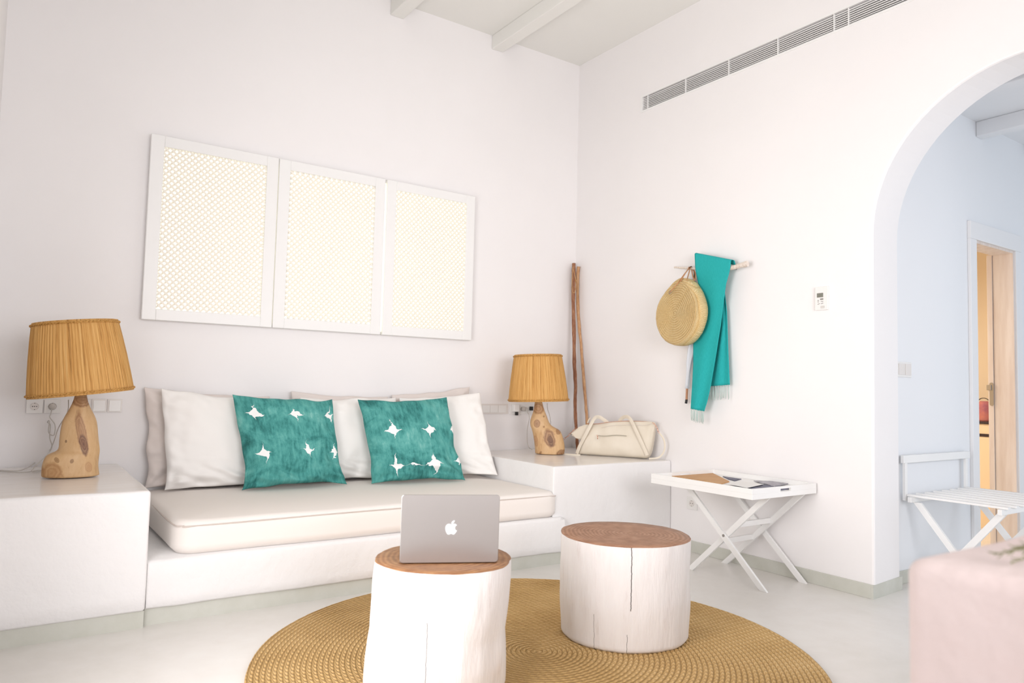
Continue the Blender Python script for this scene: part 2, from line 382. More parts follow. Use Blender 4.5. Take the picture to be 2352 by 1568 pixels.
# left wall with a wide terrace opening beside the photographer
bm = bmesh.new()
add_box(bm, (-4.5, -2.2, 0), (RX0, 0, H)); add_box(bm, (-4.5, -3.75, 2.25), (RX0, -2.2, H)); add_box(bm, (-4.5, -6.5, 0), (RX0, -3.75, H))
struct(link('wall_left', bm, M['wall'], None, False))
# rear wall with a large glazed opening
bm = bmesh.new()
add_box(bm, (-4.5, -6.8, 0), (-3.9, -6.5, H)); add_box(bm, (-.6, -6.8, 0), (.34, -6.5, H)); add_box(bm, (-3.9, -6.8, 2.6), (-.6, -6.5, H))
struct(link('wall_rear', bm, M['wall'], None, False))
# right wall with arch and a slot for the grille
VY0, VY1, VZ0, VZ1 = -.81, -4.15, 3.383, 3.492
AY, AZ, AR = -3.50, 2.075, .80
bm = bmesh.new()
TH = .34
def ybox(y0, y1, z0, z1): add_box(bm, (0, y1, z0), (TH, y0, z1))
ybox(0, VY0, 0, H); ybox(VY0, AY+AR+.05, 0, VZ0); ybox(VY0, VY1, VZ1, H); ybox(VY1, -6.5, VZ0, H); ybox(AY-AR-.05, -6.5, 0, VZ0)
# arch band: outer rectangle y in [AY-AR-.05, AY+AR+.05], z 0..VZ0 minus the arch
NA = 40
def arch_curve(x):
    fl = {0: .012, 1: .003, 2: 0, 3: .03, 4: .036}[x]; X = {0: 0, 1: .004, 2: .014, 3: TH-.01, 4: TH}[x]
    r = AR+fl; pts = [V((X, AY+r, 0)), V((X, AY+r, AZ*.5))]
    pts += [V((X, AY+r*math.cos(math.pi*k/NA), AZ+r*math.sin(math.pi*k/NA))) for k in range(NA+1)]
    return pts + [V((X, AY-r, AZ*.5)), V((X, AY-r, 0))]
cur = [arch_curve(i) for i in range(5)]
vv = [[bm.verts.new(p) for p in c] for c in cur]
for a, b in zip(vv[:-1], vv[1:]):
    for i in range(len(a)-1): bm.faces.new((a[i], a[i+1], b[i+1], b[i]))
for row, X in ((vv[0], 0), (vv[-1], TH)):
    y1, y0 = AY+AR+.05, AY-AR-.05; outer = []
    for v in row:
        p = v.co
        if p.z <= AZ+1e-6: outer.append(V((X, y1 if p.y > AY else y0, p.z)))
        else:
            dy, dz = p.y-AY, p.z-AZ; s = min((AR+.05)/abs(dy) if abs(dy) > 1e-6 else 1e9, (VZ0-AZ)/dz)
            outer.append(V((X, AY+dy*s, AZ+dz*s)))
    ov = [bm.verts.new(p) for p in outer]
    for i in range(len(row)-1):
        bm.faces.new((row[i], row[i+1], ov[i+1], ov[i]))
        if abs(outer[i].y-outer[i+1].y) > 1e-4 and abs(outer[i].z-outer[i+1].z) > 1e-4:
            c = bm.verts.new((X, outer[i].y if abs(abs(outer[i].y-AY)-(AR+.05)) < 1e-4 else outer[i+1].y, VZ0)); bm.faces.new((ov[i], ov[i+1], c))
wr = struct(link('wall_right', bm, [M['wall']], None, False))
# ceilings and beams
struct(box('ceiling', (-4.5, -6.8, H), (.34, .3, H+.2), M['ceil']))
def beam(n, x0, x1, y0, y1, z0, z1, mat):
    struct(box('trim_%d' % n, (x0, y0, z0), (x1, y1, z1), mat, None, .006))
for i, x in enumerate((-.885, -1.80, -2.72, -3.64)): beam(i+1, x-.055, x+.055, -6.5, 0, H-.115, H, M['ceil'])
# skirtings
SK = .078
bm = bmesh.new()
add_box(bm, (-.012, AY+AR+.012, 0), (0, -1.168, SK), .002)
add_box(bm, (-.012, -6.5, 0), (0, AY-AR-.012, SK), .002)
p0 = V((-.012, AY+AR+.012, 0)); p1 = V((TH+.01, AY+AR+.036, 0))
add_prism(bm, [p0, V((-.012, AY+AR-.002, 0)), V((TH+.01, AY+AR+.022, 0)), p1], (0, 0, SK))
struct(link('baseboard_right', bm, M['skirt'], None, False))
struct(box('baseboard_left', (RX0, -2.2, 0), (RX0+.012, -1.26, SK), M['skirt'], None, .002))

# ------------------------------------------------------------------ the hall and the far room beyond the arch
DY = -2.6; DX0, DX1, DZ = 1.502, 2.138, 2.26
bm = bmesh.new()
add_box(bm, (TH, DY, 0), (DX0, DY+.12, HH+.1)); add_box(bm, (DX1, DY, 0), (4.6, DY+.12, HH+.1)); add_box(bm, (DX0, DY, DZ), (DX1, DY+.12, HH+.1))
struct(link('wall_hall', bm, M['hall'], None, False))
struct(box('wall_hall_end', (4.6, -6.6, 0), (4.75, .9, HH+.1), M['hall']))
bm = bmesh.new()
add_box(bm, (TH, -6.6, 0), (.9, -6.45, HH)); add_box(bm, (3.9, -6.6, 0), (4.6, -6.45, HH)); add_box(bm, (.9, -6.6, 2.4), (3.9, -6.45, HH))
struct(link('wall_hall_rear', bm, M['hall'], None, False))
struct(box('ceiling_hall', (TH, -6.6, HH), (4.75, DY+.12, HH+.15), M['hall']))
for i, x in enumerate((.72, 1.56, 2.40, 3.24)): beam(i+5, x, x+.1, -6.45, DY, HH-.11, HH, M['hall'])
struct(box('baseboard_hall', (TH, DY-.012, 0), (DX0-.1, DY, SK), M['skirt'], None, .002))
# casing and jamb
bm = bmesh.new()
CW = .095
add_box(bm, (DX0-CW, DY-.022, 0), (DX0, DY, DZ), .003); add_box(bm, (DX1, DY-.022, 0), (DX1+CW, DY, DZ), .003); add_box(bm, (DX0-CW, DY-.024, DZ), (DX1+CW, DY, DZ+.125), .003)
struct(link('trim_9', bm, M['casing'], None, False))
bm = bmesh.new()
add_box(bm, (DX0-.0, DY-.01, 0), (DX0+.02, DY+.13, DZ), .002); add_box(bm, (DX1-.02, DY-.01, 0), (DX1, DY+.13, DZ), .002); add_box(bm, (DX0+.02, DY-.01, DZ-.02), (DX1-.02, DY+.13, DZ), .002)
struct(link('trim_10', bm, M['whitewash'], None, False))
# sliding door leaf, pushed back behind the wall with its edge showing
d = struct(box('door_1', (DX1-.026, DY+.132, .012), (DX1+.62, DY+.170, DZ-.012), M['whitewash'], None, .002))
bm = bmesh.new()
hx = DX1-.0262
hp = onX(2278, 905, hx)
add_prism(bm, [V((hx, hp.y+.014*math.cos(t), hp.z+(.075 if math.sin(t) > 0 else -.075)+.014*math.sin(t))) for t in [2*math.pi*k/20 for k in range(20)]], (-.004, 0, 0))
add_box(bm, (hx-.012, hp.y+.0, hp.z+.03), (hx-.004, hp.y+.032, hp.z+.07), .002)
ho = link('door_handle', bm, M['steel'], d, False)
# far room shell, warm
bm = bmesh.new()
add_box(bm, (.9, .8, 0), (3.6, .95, HH)); add_box(bm, (.8, DY+.12, 0), (.9, .95, HH)); add_box(bm, (3.6, DY+.12, 0), (3.75, .95, HH))
struct(link('wall_far_room', bm, M['amber'], None, False))
struct(box('ceiling_far_room', (.8, DY+.12, HH-.3), (3.75, .95, HH-.2), M['amber']))

# ------------------------------------------------------------------ lit lattice window
box_w = struct(link('window_1', (lambda b: (add_box(b, (WX0+.002, .06, WZ0+.002), (WX1-.002, .08, WZ1-.002)), b)[1])(bmesh.new()), M['glow'], None, False))
bm = bmesh.new()
FX0, FX1, FZ0, FZ1 = -3.437, -1.09, 1.497, 2.650
for a, b in (((FX0+.008, -.028, FZ0+.008), (FX0+.028, 0, FZ1-.008)), ((FX1-.028, -.028, FZ0+.008), (FX1-.008, 0, FZ1-.008)), ((FX0+.028, -.028, FZ0+.008), (FX1-.028, 0, FZ0+.024)), ((FX0+.028, -.028, FZ1-.024), (FX1-.028, 0, FZ1-.008))):
    add_box(bm, a, b)
link('window_frame', bm, M['whitep'], box_w, False)
def clip_seg(px0, pz0, dx, dz, x0, x1, z0, z1):
    t0, t1 = -1e9, 1e9
    for p, dd, lo, hi in ((px0, dx, x0, x1), (pz0, dz, z0, z1)):
        a, b = (lo-p)/dd, (hi-p)/dd
        t0 = max(t0, min(a, b)); t1 = min(t1, max(a, b))
    return (t0, t1) if t1-t0 > .004 else None
def shutter(x0, x1, label):
    t = thing('lattice_shutter', label, 'shutter', V(((x0+x1)/2, -.03, FZ0)), 'lit lattice shutters over the sofa')
    fw = .078; yb, yf = -.029, -.056
    bm = bmesh.new()
    xs = (x0, x0+fw, x1-fw, x1); zs = (FZ0, FZ0+.07, FZ1-.07, FZ1)
    add_box(bm, (xs[0], yf, zs[0]), (xs[1], yb, zs[3]), .003, 1); add_box(bm, (xs[2], yf, zs[0]), (xs[3], yb, zs[3]), .003, 1)
    add_box(bm, (xs[1], yf, zs[0]), (xs[2], yb, zs[1]), .003, 1); add_box(bm, (xs[1], yf, zs[2]), (xs[2], yb, zs[3]), .003, 1)
    link('frame', bm, M['whitep'], t, False)
    bm = bmesh.new(); ix0, ix1, iz0, iz1 = xs[1], xs[2], zs[1], zs[2]
    p = .0375; w = .0125
    for sgn, ya, yc in ((-1, -.050, -.044), (1, -.0435, -.0375)):
        c0 = iz0-(ix1-ix0)-p if sgn > 0 else iz0; k = 0; c = c0
        while c < iz1+(ix1-ix0)+p:
            s = clip_seg(ix0, c, 1, sgn, ix0, ix1, iz0, iz1)
            if s:
                A = V((ix0+s[0], ya, c+sgn*s[0])); B = V((ix0+s[1], ya, c+sgn*s[1])); n = V((-sgn, 0, 1)).normalized()*w/2
                add_prism(bm, [A-n, B-n, B+n, A+n], (0, yc-ya, 0))
            c += p
    link('lattice', bm, M['latt'], t, False)
shutter(FX0, -2.652, 'white framed lattice shutter glowing yellow-white, leftmost of three above the sofa')
shutter(-2.648, -1.868, 'white framed lattice shutter glowing yellow-white, middle one of three above the sofa')
shutter(-1.853, FX1, 'white framed lattice shutter glowing yellow-white, rightmost of three above the sofa')

# ------------------------------------------------------------------ air grille
t = thing('air_grille', 'long white slatted air conditioning grille high on the right wall', 'grille', V((0, -2.5, VZ0)))
box('duct', (.05, VY1, VZ0), (.08, VY0, VZ1), M['dark'], t)
for k in range(7):
    z = VZ0+(VZ1-VZ0)*(k+1)/8
    bm = bmesh.new(); add_box(bm, (.003, VY1, z-.0023), (.012, VY0, z+.0023)); link('slat', bm, M['whitep'], t, False)
for y in (-.862, -1.259, -1.66, -2.062, -2.463, -2.557, -2.96, -3.36, -3.76):
    box('divider', (.001, y-.003, VZ0), (.014, y+.003, VZ1), M['whitep'], t)
bm = bmesh.new()
add_box(bm, (-.004, VY1-.03, VZ1), (0, VY0+.022, VZ1+.016)); add_box(bm, (-.004, VY1-.03, VZ0-.016), (0, VY0+.022, VZ0)); add_box(bm, (-.004, VY0, VZ0), (0, VY0+.022, VZ1)); add_box(bm, (-.004, VY1-.03, VZ0), (0, VY1, VZ1))
link('frame', bm, M['whitep'], t, False)

# ================================================================== BUILT-IN SEATING
ZB = .625
t = thing('built_in_side_table', 'broad white plaster block carrying the lamp, left of the sofa', 'side table', V((-3.85, -.6, 0)), 'masonry side tables')
soft_block('block', -4.188, -3.508, -1.235, -.008, SK, ZB, .012, .016, .005, [M['plaster'], M['polish']], t)
box('skirting', (-4.198, -1.218, 0), (-3.508, -.01, SK), M['skirt'], t)
t = thing('built_in_side_table', 'white plaster block holding the handbag, in the corner right of the sofa', 'side table', V((-.55, -.6, 0)), 'masonry side tables')
soft_block('block', -1.105, -.002, -1.165, -.002, SK, ZB, .010, .012, .003, [M['plaster'], M['polish']], t, seed=5)
box('skirting', (-1.105, -1.15, 0), (-.002, -.01, SK), M['skirt'], t)
t = thing('built_in_bench', 'low white plaster sofa bench with grey-green base against the back wall', 'bench', V((-2.3, -.6, 0)))
bm = bmesh.new()
nS = 60
out = []
def along(a, b, n): return [a.lerp(b, k/n) for k in range(n)]
z0, z1 = SK, .300
pl = along(V((-3.503, -.006, 0)), V((-3.503, -1.215, 0)), 8)+along(V((-3.503, -1.215, 0)), V((-1.035, -1.205, 0)), nS)+along(V((-1.035, -1.205, 0)), V((-1.035, -1.172, 0)), 2)+along(V((-1.035, -1.172, 0)), V((-1.112, -1.172, 0)), 2)+along(V((-1.112, -1.172, 0)), V((-1.112, -.006, 0)), 8)
rings = []
for ins, z in ((.01, z0), (.0, z0+.01), (0, z0+.05), (0, z0+.1), (0, z0+.15), (0, z1-.02), (.004, z1-.008), (.016, z1)):
    rg = []
    for p in pl:
        q = V((p.x, p.y, z))
        if p.y < -1.1: q.y += ins + .006*noise.noise(V((p.x*4, z*5, 3))); q.x += .003*noise.noise(V((p.x*4, z*5, 8)))
        if p.x > -1.05: q.x -= ins
        if z < z0+.011: q.z += .006*noise.noise(V((p.x*7, 0, 1)))
        rg.append(q)
    rings.append(rg)
add_loft(bm, rings); autosmooth(link('seat_block', bm, M['plaster'], t), 50)
bm = bmesh.new()
add_box(bm, (-3.503, -1.190, 0), (-1.112, -.01, SK)); add_box(bm, (-1.112, -1.190, 0), (-1.045, -1.172, SK))
link('skirting', bm, M['skirt'], t, False)
# mattress
def mfix(p):
    p = p.copy()
    if p.y > -1.168 and p.x > -1.113: p.x = -1.113
    p.z = max(p.z, .302)
    return p
MZ = .464
t = thing('seat_mattress', 'long off-white cotton seat mattress on the plaster bench', 'mattress', V((-2.2, -.6, .302)))
soft_block('mattress_body', -3.392, -1.058, -1.193, -.012, .302, MZ, .10, .042, .006, [M['matt'], M['matt']], t, 5, 0, mfix, .012, 30, 3)
P = [V((-3.385, -.4, MZ-.024)), V((-3.388, -1.08, MZ-.024)), V((-3.35, -1.165, MZ-.026)), V((-3.28, -1.190, MZ-.026)), V((-2.6, -1.190, MZ-.022)), V((-1.9, -1.190, MZ-.022)), V((-1.3, -1.189, MZ-.023)), V((-1.10, -1.186, MZ-.025))]
tube('piping', smoothpath(P, 8), .0035, M['seam'], t, 6)

# ------------------------------------------------------------------ cushions
def pillow(name, pts, th, mat, label, cat, group, seed=0, pinch=.05, wr=.010, n=46, loc=None):
    TL, TR, BR, BL = [V(p) for p in pts]
    nrm = (TR-TL).cross(BL-TL).normalized()
    if nrm.dot(CAM-TL) < 0: nrm = -nrm
    bm = bmesh.new(); uvl = bm.loops.layers.uv.new('UVMap'); G = {}
    W = (TR-TL).length
    def P(i, j, side):
        u = -1+2*i/n; v = -1+2*j/n
        uu = u*(1-pinch*((1-v*v)**.7)*(1-.45*v)*(1+.8*noise.noise(V((v*2.2, seed, u))))); vv = v*(1-pinch*((1-u*u)**.7)*(1+.9*noise.noise(V((u*2.2, seed+4, v)))))
        s, q = (uu+1)/2, (vv+1)/2
        p = TL.lerp(TR, s)*q + BL.lerp(BR, s)*(1-q)
        e = max(0, (1-u**2)*(1-v**2))**.42
        t = th/2*e*(1-.18*v)
        lowk = max(0, -v-.35)/.65
        edge = (1-e)
        f = wr*(noise.noise(V((u*2.2+seed, v*2.2, 1)))*.9 + lowk*2.6*noise.noise(V((u*2.5+seed, v*9+u*2, 3))) + edge*1.8*noise.noise(V((u*6, v*6+seed, 7))))
        for cu, cv in ((-1, -1), (1, -1), (-1, 1), (1, 1)):
            ddx, ddy = u-cu, v-cv; dd = math.hypot(ddx, ddy)
            kk = 1.5 if cv < 0 else .8
            f += wr*kk*.8*math.sin(math.atan2(abs(ddy), abs(ddx))*7+seed+cu)*math.exp(-dd/.42)*min(1, dd*4)
        f *= min(1, e*2.5)
        off = (t*1.3 + f) if side > 0 else -(t*.6)
        if side == 0: off = wr*.6*noise.noise(V((u*3, v*3+seed, 5)))
        return p + nrm*off
    for j in range(n+1):
        for i in range(n+1):
            b = i in (0, n) or j in (0, n)
            if b: v = bm.verts.new(P(i, j, 0)); G[(i, j, 1)] = G[(i, j, -1)] = v
            else: G[(i, j, 1)] = bm.verts.new(P(i, j, 1)); G[(i, j, -1)] = bm.verts.new(P(i, j, -1))
    for side in (1, -1):
        for j in range(n):
            for i in range(n):
                ix = [(i, j), (i+1, j), (i+1, j+1), (i, j+1)]
                if side < 0: ix = ix[::-1]
                f = bm.faces.new([G[(a, b, side)] for a, b in ix])
                for l, (a, b) in zip(f.loops, ix): l[uvl].uv = (a/n, b/n)
    o = link(name, bm, mat)
    c = (BL+BR)/2; me = o.data; me.transform(Matrix.Translation(-c)); o.location = c
    md = o.modifiers.new('s', 'SUBSURF'); md.levels = 1; md.render_levels = 1
    return tag(o, label, cat, group)
ZM = .474
def flr(p, z=ZM): p = V(p); p.z = z; return p
G1 = 'beige linen cushions against the back wall'; G2 = 'white linen cushions on the sofa'; G3 = 'teal and white painted cushions'
pillow('cushion', [onY(328, 886, -.055), onY(622, 908, -.055), flr(onY(612, 1110, -.10)), flr(onY(328, 1120, -.10))], .10, M['linen_b'], 'beige linen cushion leaning on the wall, farthest left behind the white one', 'cushion', G1, 1, .06, .02)
pillow('cushion', [onY(666, 896, -.055), onY(893, 909, -.055), flr(onY(885, 1110, -.10)), flr(onY(665, 1120, -.10))], .10, M['linen_b'], 'beige linen cushion behind the centre white one, mostly hidden by the teal cushions', 'cushion', G1, 2.2)
pillow('cushion', [onY(898, 905, -.055), onY(1080, 886, -.055), flr(onY(1076, 1090, -.10)), flr(onY(900, 1100, -.10))], .10, M['linen_b'], 'beige linen cushion against the wall, farthest right behind the rightmost white one', 'cushion', G1, 3.1)
pillow('cushion', [onY(367, 888, -.165), onY(622, 918, -.165), flr(onY(640, 1115, -.26)), flr(onY(374, 1130, -.23))], .12, M['linen_w'], 'big white linen cushion left of the left teal cushion', 'cushion', G2, 4.4, .05, .017)
pillow('cushion', [onY(687, 911, -.165), onY(911, 911, -.165), flr(onY(915, 1112, -.25)), flr(onY(690, 1118, -.25))], .12, M['linen_w'], 'white linen cushion in the gap between the two teal cushions', 'cushion', G2, 5.3, .05, .018)
pillow('cushion', [onY(915, 912, -.15), onY(1103, 899, -.27), onX(1146, 1093, -1.116), flr(onY(925, 1110, -.22))], .09, M['linen_w'], 'white linen cushion right of the right teal cushion, leaning in the sofa corner', 'cushion', G2, 6.1, .05, .014)
st1 = [(.16, .80, .10, .11), (.56, .80, .10, .09), (.93, .80, .07, .12), (.17, .35, .09, .14), (.63, .38, .09, .12), (.93, .36, .06, .12)]
st2 = [(.27, .60, .12, .14), (.68, .60, .09, .12), (.985, .60, .06, .09), (.25, .17, .09, .16), (.66, .18, .12, .15), (.96, .22, .06, .08), (.45, .165, .16, .012)]
M['teal1'] = teal_cushion('teal_watercolour_a', st1, 1.3); M['teal2'] = teal_cushion('teal_watercolour_b', st2, 5.9)
pillow('cushion', [onY(531, 903, -.285), onY(765, 914, -.285), flr(onY(800, 1116, -.42)), flr(onY(552, 1128, -.42))], .14, M['teal1'], 'teal painted cushion with two rows of white stars, the left one', 'cushion', G3, 7.7, .085, .019)
pillow('cushion', [onY(819, 915, -.30), onY(1027, 910, -.375), flr(onY(1072, 1106, -.56)), flr(onY(850, 1112, -.46))], .14, M['teal2'], 'teal painted cushion with darker brush marks and white gaps, the right one', 'cushion', G3, 8.9, .07, .017)

# ================================================================== TABLE LAMPS
def horiz(n): n = V(n); n.z = 0; return n.normalized()
def lamp(label, base_c, outline, shade, tilt, mat, seed):
    """outline: rows (y_px, left_px, right_px, depth ratio); shade: (centre-bottom px, z-bottom...)"""
    c = V(base_c); view = horiz(c-CAM); side = V((view.y, -view.x, 0))
    t = thing('table_lamp', label, 'lamp', c, 'driftwood table lamps')
    rings = []; seg = 28
    for (y, xl, xr, dr) in outline:
        a = onP(xl, y, c, view); b = onP(xr, y, c, view); z = (a.z+b.z)/2; m = (a+b)/2; w = (b-a).length/2
        rg = []
        for k in range(seg):
            an = 2*math.pi*k/seg; ca, sa = math.cos(an), math.sin(an)
            p = V((m.x, m.y, z)) + side*ca*w + view*sa*w*dr
            nn = noise.noise(V((ca*1.2+seed, sa*1.2, z*9)))
            p += (side*ca+view*sa)*nn*.010*min(1, w/.05)
            p.z += .0
            rg.append(p)
        rings.append(rg)
    rings = rings[::-1]
    for p in rings[0]: p.z = c.z+.001
    bm = bmesh.new(); add_loft(bm, rings)
    o = link('base', bm, mat, t); md = o.modifiers.new('s', 'SUBSURF'); md.levels = md.render_levels = 2
    # shade
    sc, zb, hgt, rb, rt, ax = shade
    ax = V(ax).normalized(); B = V(sc)
    n0 = (side-ax*side.dot(ax)).normalized(); n1 = ax.cross(n0)
    bm = bmesh.new(); uvl = bm.loops.layers.uv.new('UVMap'); seg = 360; rows = []
    hs = [0, .03, .06, .25, .5, .75, .94, .97, 1]
    random.seed(int(seed*10))
    jit = [random.uniform(-1, 1) for _ in range(seg)]
    for h in hs:
        r0 = rb+(rt-rb)*h; r0 += .004*math.sin(math.pi*h)
        row = []
        for k in range(seg):
            an = 2*math.pi*k/seg
            pl = math.sin(k*math.pi/2)*.0022 + jit[k]*.0014
            if h in (0, 1): pl = abs(pl)*.3
            r = r0+pl
            row.append(bm.verts.new(B+ax*hgt*h+n0*math.cos(an)*r+n1*math.sin(an)*r))
        rows.append(row)
    # inner wall
    inn = []
    for h in (1, 0):
        r0 = rb+(rt-rb)*h-.004
        inn.append([bm.verts.new(B+ax*hgt*h+n0*math.cos(2*math.pi*k/seg)*r0+n1*math.sin(2*math.pi*k/seg)*r0) for k in range(seg)])
    allr = rows+inn+[rows[0]]; hh = hs+[1, 0, 0]
    for i in range(len(allr)-1):
        for k in range(seg):
            f = bm.faces.new((allr[i][k], allr[i][(k+1) % seg], allr[i+1][(k+1) % seg], allr[i+1][k]))
            for l, (kk, q) in zip(f.loops, ((k, i), (k+1, i), (k+1, i+1), (k, i+1))): l[uvl].uv = (kk/seg, hh[q])
    sh = link('lamp_shade', bm, M['pleat'], t)
    for h, rr in ((.035, .0045), (.965, .0045)):
        bm = bmesh.new(); r0 = rb+(rt-rb)*h+.004
        for ph in (0, math.pi):
            P = []
            for k in range(241):
                an = 2*math.pi*k/240; q = an*38+ph
                P.append(B+ax*(hgt*h+.0035*math.sin(q))+(n0*math.cos(an)+n1*math.sin(an))*(r0+.003*math.cos(q)))
            add_tube(bm, P, .0034, 5)
        link('rope_trim', bm, M['braid'], sh)
    # fitter: socket stem and bulb holder
    bm = bmesh.new()
    topc = sum(rings[-1], V())/len(rings[-1])
    add_tube(bm, [topc-ax*.005, topc+ax*.12], .012, 12)
    C2 = B+ax*hgt*.9
    add_tube(bm, [topc+ax*.12, C2], .004, 6)
    for k in range(3):
        an = 2*math.pi*k/3; add_tube(bm, [C2, B+ax*hgt*.97+(n0*math.cos(an)+n1*math.sin(an))*(rt-.004)], .002, 5)
    link('shade_holder', bm, M['steel'], t)
    return t
# left lamp (outline measured from the picture on the plane through its base)
zl = lambda x, y: (x/3.484, 700+y/3.484)
cL = V((-3.785, -.60, ZB))
rowsL = [(690, 605, 690, .9), (740, 600, 700, .9), (800, 575, 716, .85), (850, 548, 738, .8), (920, 503, 772, .7), (1000, 482, 786, .66), (1080, 472, 793, .64), (1150, 474, 796, .64), (1172, 440, 795, .62), (1190, 372, 792, .60), (1240, 342, 785, .58), (1300, 332, 782, .58), (1360, 328, 793, .6), (1392, 332, 796, .6)]
rowsL = [(700+y/3.484, a/3.484, b/3.484, d) for y, a, b, d in rowsL]
def pxp(x, y, c): return tuple(onP(x, y, c, horiz(c-CAM)) - horiz(c-CAM)*.05)
kn = [(pxp(187, 990, cL), 13, .026, .115, '9C6E4C'), (pxp(192, 1018, cL), 13, .020, .060, '6B4638'), (pxp(118, 1084, cL), -20, .050, .060, 'AC7E50'), (pxp(165, 1056, cL), -15, .010, .013, '7D5632'), (pxp(188, 918, cL), 0, .070, .036, '8E6040'), (pxp(131, 1054, cL), 30, .010, .016, '8A6236'), (pxp(204, 1070, cL), 10, .018, .030, 'BE9066'), (pxp(152, 1012, cL), 0, .005, .008, '5A3A28')]  # first two paint a hollow's dark depth into the colour, not the shape
M['drift1'] = driftwood('teak_root_a', kn)
viewL = horiz(cL-CAM)
bL = (onP(58, 915, cL, viewL)+onP(309, 896, cL, viewL))/2; tL = (onP(71, 742, cL, viewL)+onP(272, 735, cL, viewL))/2
lamp('leaning driftwood table lamp with pleated straw shade, on the left plaster block', cL, rowsL, (bL, 0, (tL-bL).length, .240, .192, tL-bL), 0, M['drift1'], 1.0)
cR = V((-.61, -.45, ZB)); viewR = horiz(cR-CAM)
zr = lambda x, y: (1100+x/9.8, 900+y/9.8)
rowsR = [(180, 1262, 1435, .9), (300, 1255, 1440, .9), (430, 1240, 1472, .85), (540, 1190, 1520, .8), (640, 1143, 1568, .72), (740, 1136, 1625, .68), (800, 1155, 1740, .62), (850, 1180, 1840, .6), (950, 1212, 1878, .6), (1060, 1235, 1903, .6), (1180, 1248, 1925, .6), (1290, 1254, 1930, .6), (1380, 1262, 1915, .6), (1412, 1272, 1898, .6)]
rowsR = [(900+y/9.8, 1100+a/9.8, 1100+b/9.8, d) for y, a, b, d in rowsR]
kn = [(pxp(*zr(1305, 710), cR), 0, .028, .033, '8A5C3C'), (pxp(*zr(1590, 1030), cR), 22, .050, .078, '7E5138'), (pxp(*zr(1610, 1080), cR), 15, .024, .045, '5E3D2E'), (pxp(*zr(1790, 880), cR), 0, .022, .030, '8E6040'), (pxp(*zr(1385, 1360), cR), -30, .009, .017, '84562F'), (pxp(*zr(1350, 370), cR), 0, .060, .050, '9A6B45'), (pxp(*zr(1850, 1370), cR), 20, .040, .034, '7C4C2C'), (pxp(*zr(1462, 775), cR), 0, .008, .009, '84562F'), (pxp(*zr(1462, 545), cR), 0, .008, .009, '84562F'), (pxp(*zr(1290, 1110), cR), 10, .020, .055, 'B98A62')]
M['drift2'] = driftwood('teak_root_b', kn)
bR = (onP(1168, 922, cR, viewR)+onP(1306, 921, cR, viewR))/2; tR = (onP(1181, 815, cR, viewR)+onP(1290, 814, cR, viewR))/2
lamp('upright driftwood table lamp with pleated straw shade, beside the handbag in the corner', cR, rowsR, (bR, 0, (tR-bR).length, .234, .184, tR-bR), 0, M['drift2'], 3.0)

# cords
def hang(name, P, r, mat, label, cat='cable', n=8):
    return tag(tube(name, smoothpath(P, n), r, mat, None, 7), label, cat)
q = lambda x, y, Y: onY(x/3.484, 700+y/3.484, Y)
zt = lambda x, y, z=ZB+.006: onZ(x/3.484, 700+y/3.484, z)
hang('power_cord', [q(418, 815, -.035), q(408, 870, -.03), q(400, 900, -.035), q(440, 960, -.04), q(432, 1040, -.045), q(390, 1020, -.035), q(395, 930, -.045), q(380, 940, -.03), q(402, 960, -.03), q(398, 1060, -.04), q(408, 1160, -.10), V((-3.955, -.40, ZB+.02)), zt(330, 1318), zt(180, 1340), zt(0, 1330)], .0028, M['cable'], 'thin knotted grey cord plugged into the wall socket behind the left lamp')
hang('lamp_cord', [q(548, 760, -.45), q(540, 860, -.43), q(470, 980, -.40), q(420, 1120, -.37), zt(370, 1190, ZB+.05), zt(190, 1316), zt(0, 1322)], .0026, M['cable'], 'thin grey cord running down from the left lamp shade to the block')
r9 = lambda x, y, Y: onY(1100+x/9.8, 900+y/9.8, Y)
hang('lamp_cord', [r9(1540, 250, -.34), r9(1545, 380, -.33), r9(1590, 520, -.32), r9(1605, 640, -.32), r9(1590, 760, -.33), V((-.62, -.30, ZB+.006))], .0026, M['cable'], 'thin grey cord hanging behind the right lamp neck')
hang('power_cord', [r9(1060, 340, -.04), r9(1105, 400, -.05), r9(1090, 450, -.04), r9(1120, 500, -.05), r9(1135, 580, -.05), r9(1125, 650, -.06), r9(1092, 820, -.08), r9(1085, 1000, -.10), r9(1095, 1150, -.14), r9(1130, 1250, -.22), V(onZ(1222, 1032, ZB+.006))], .003, M['cable'], 'coiled clear cord hanging from the socket behind the right lamp')

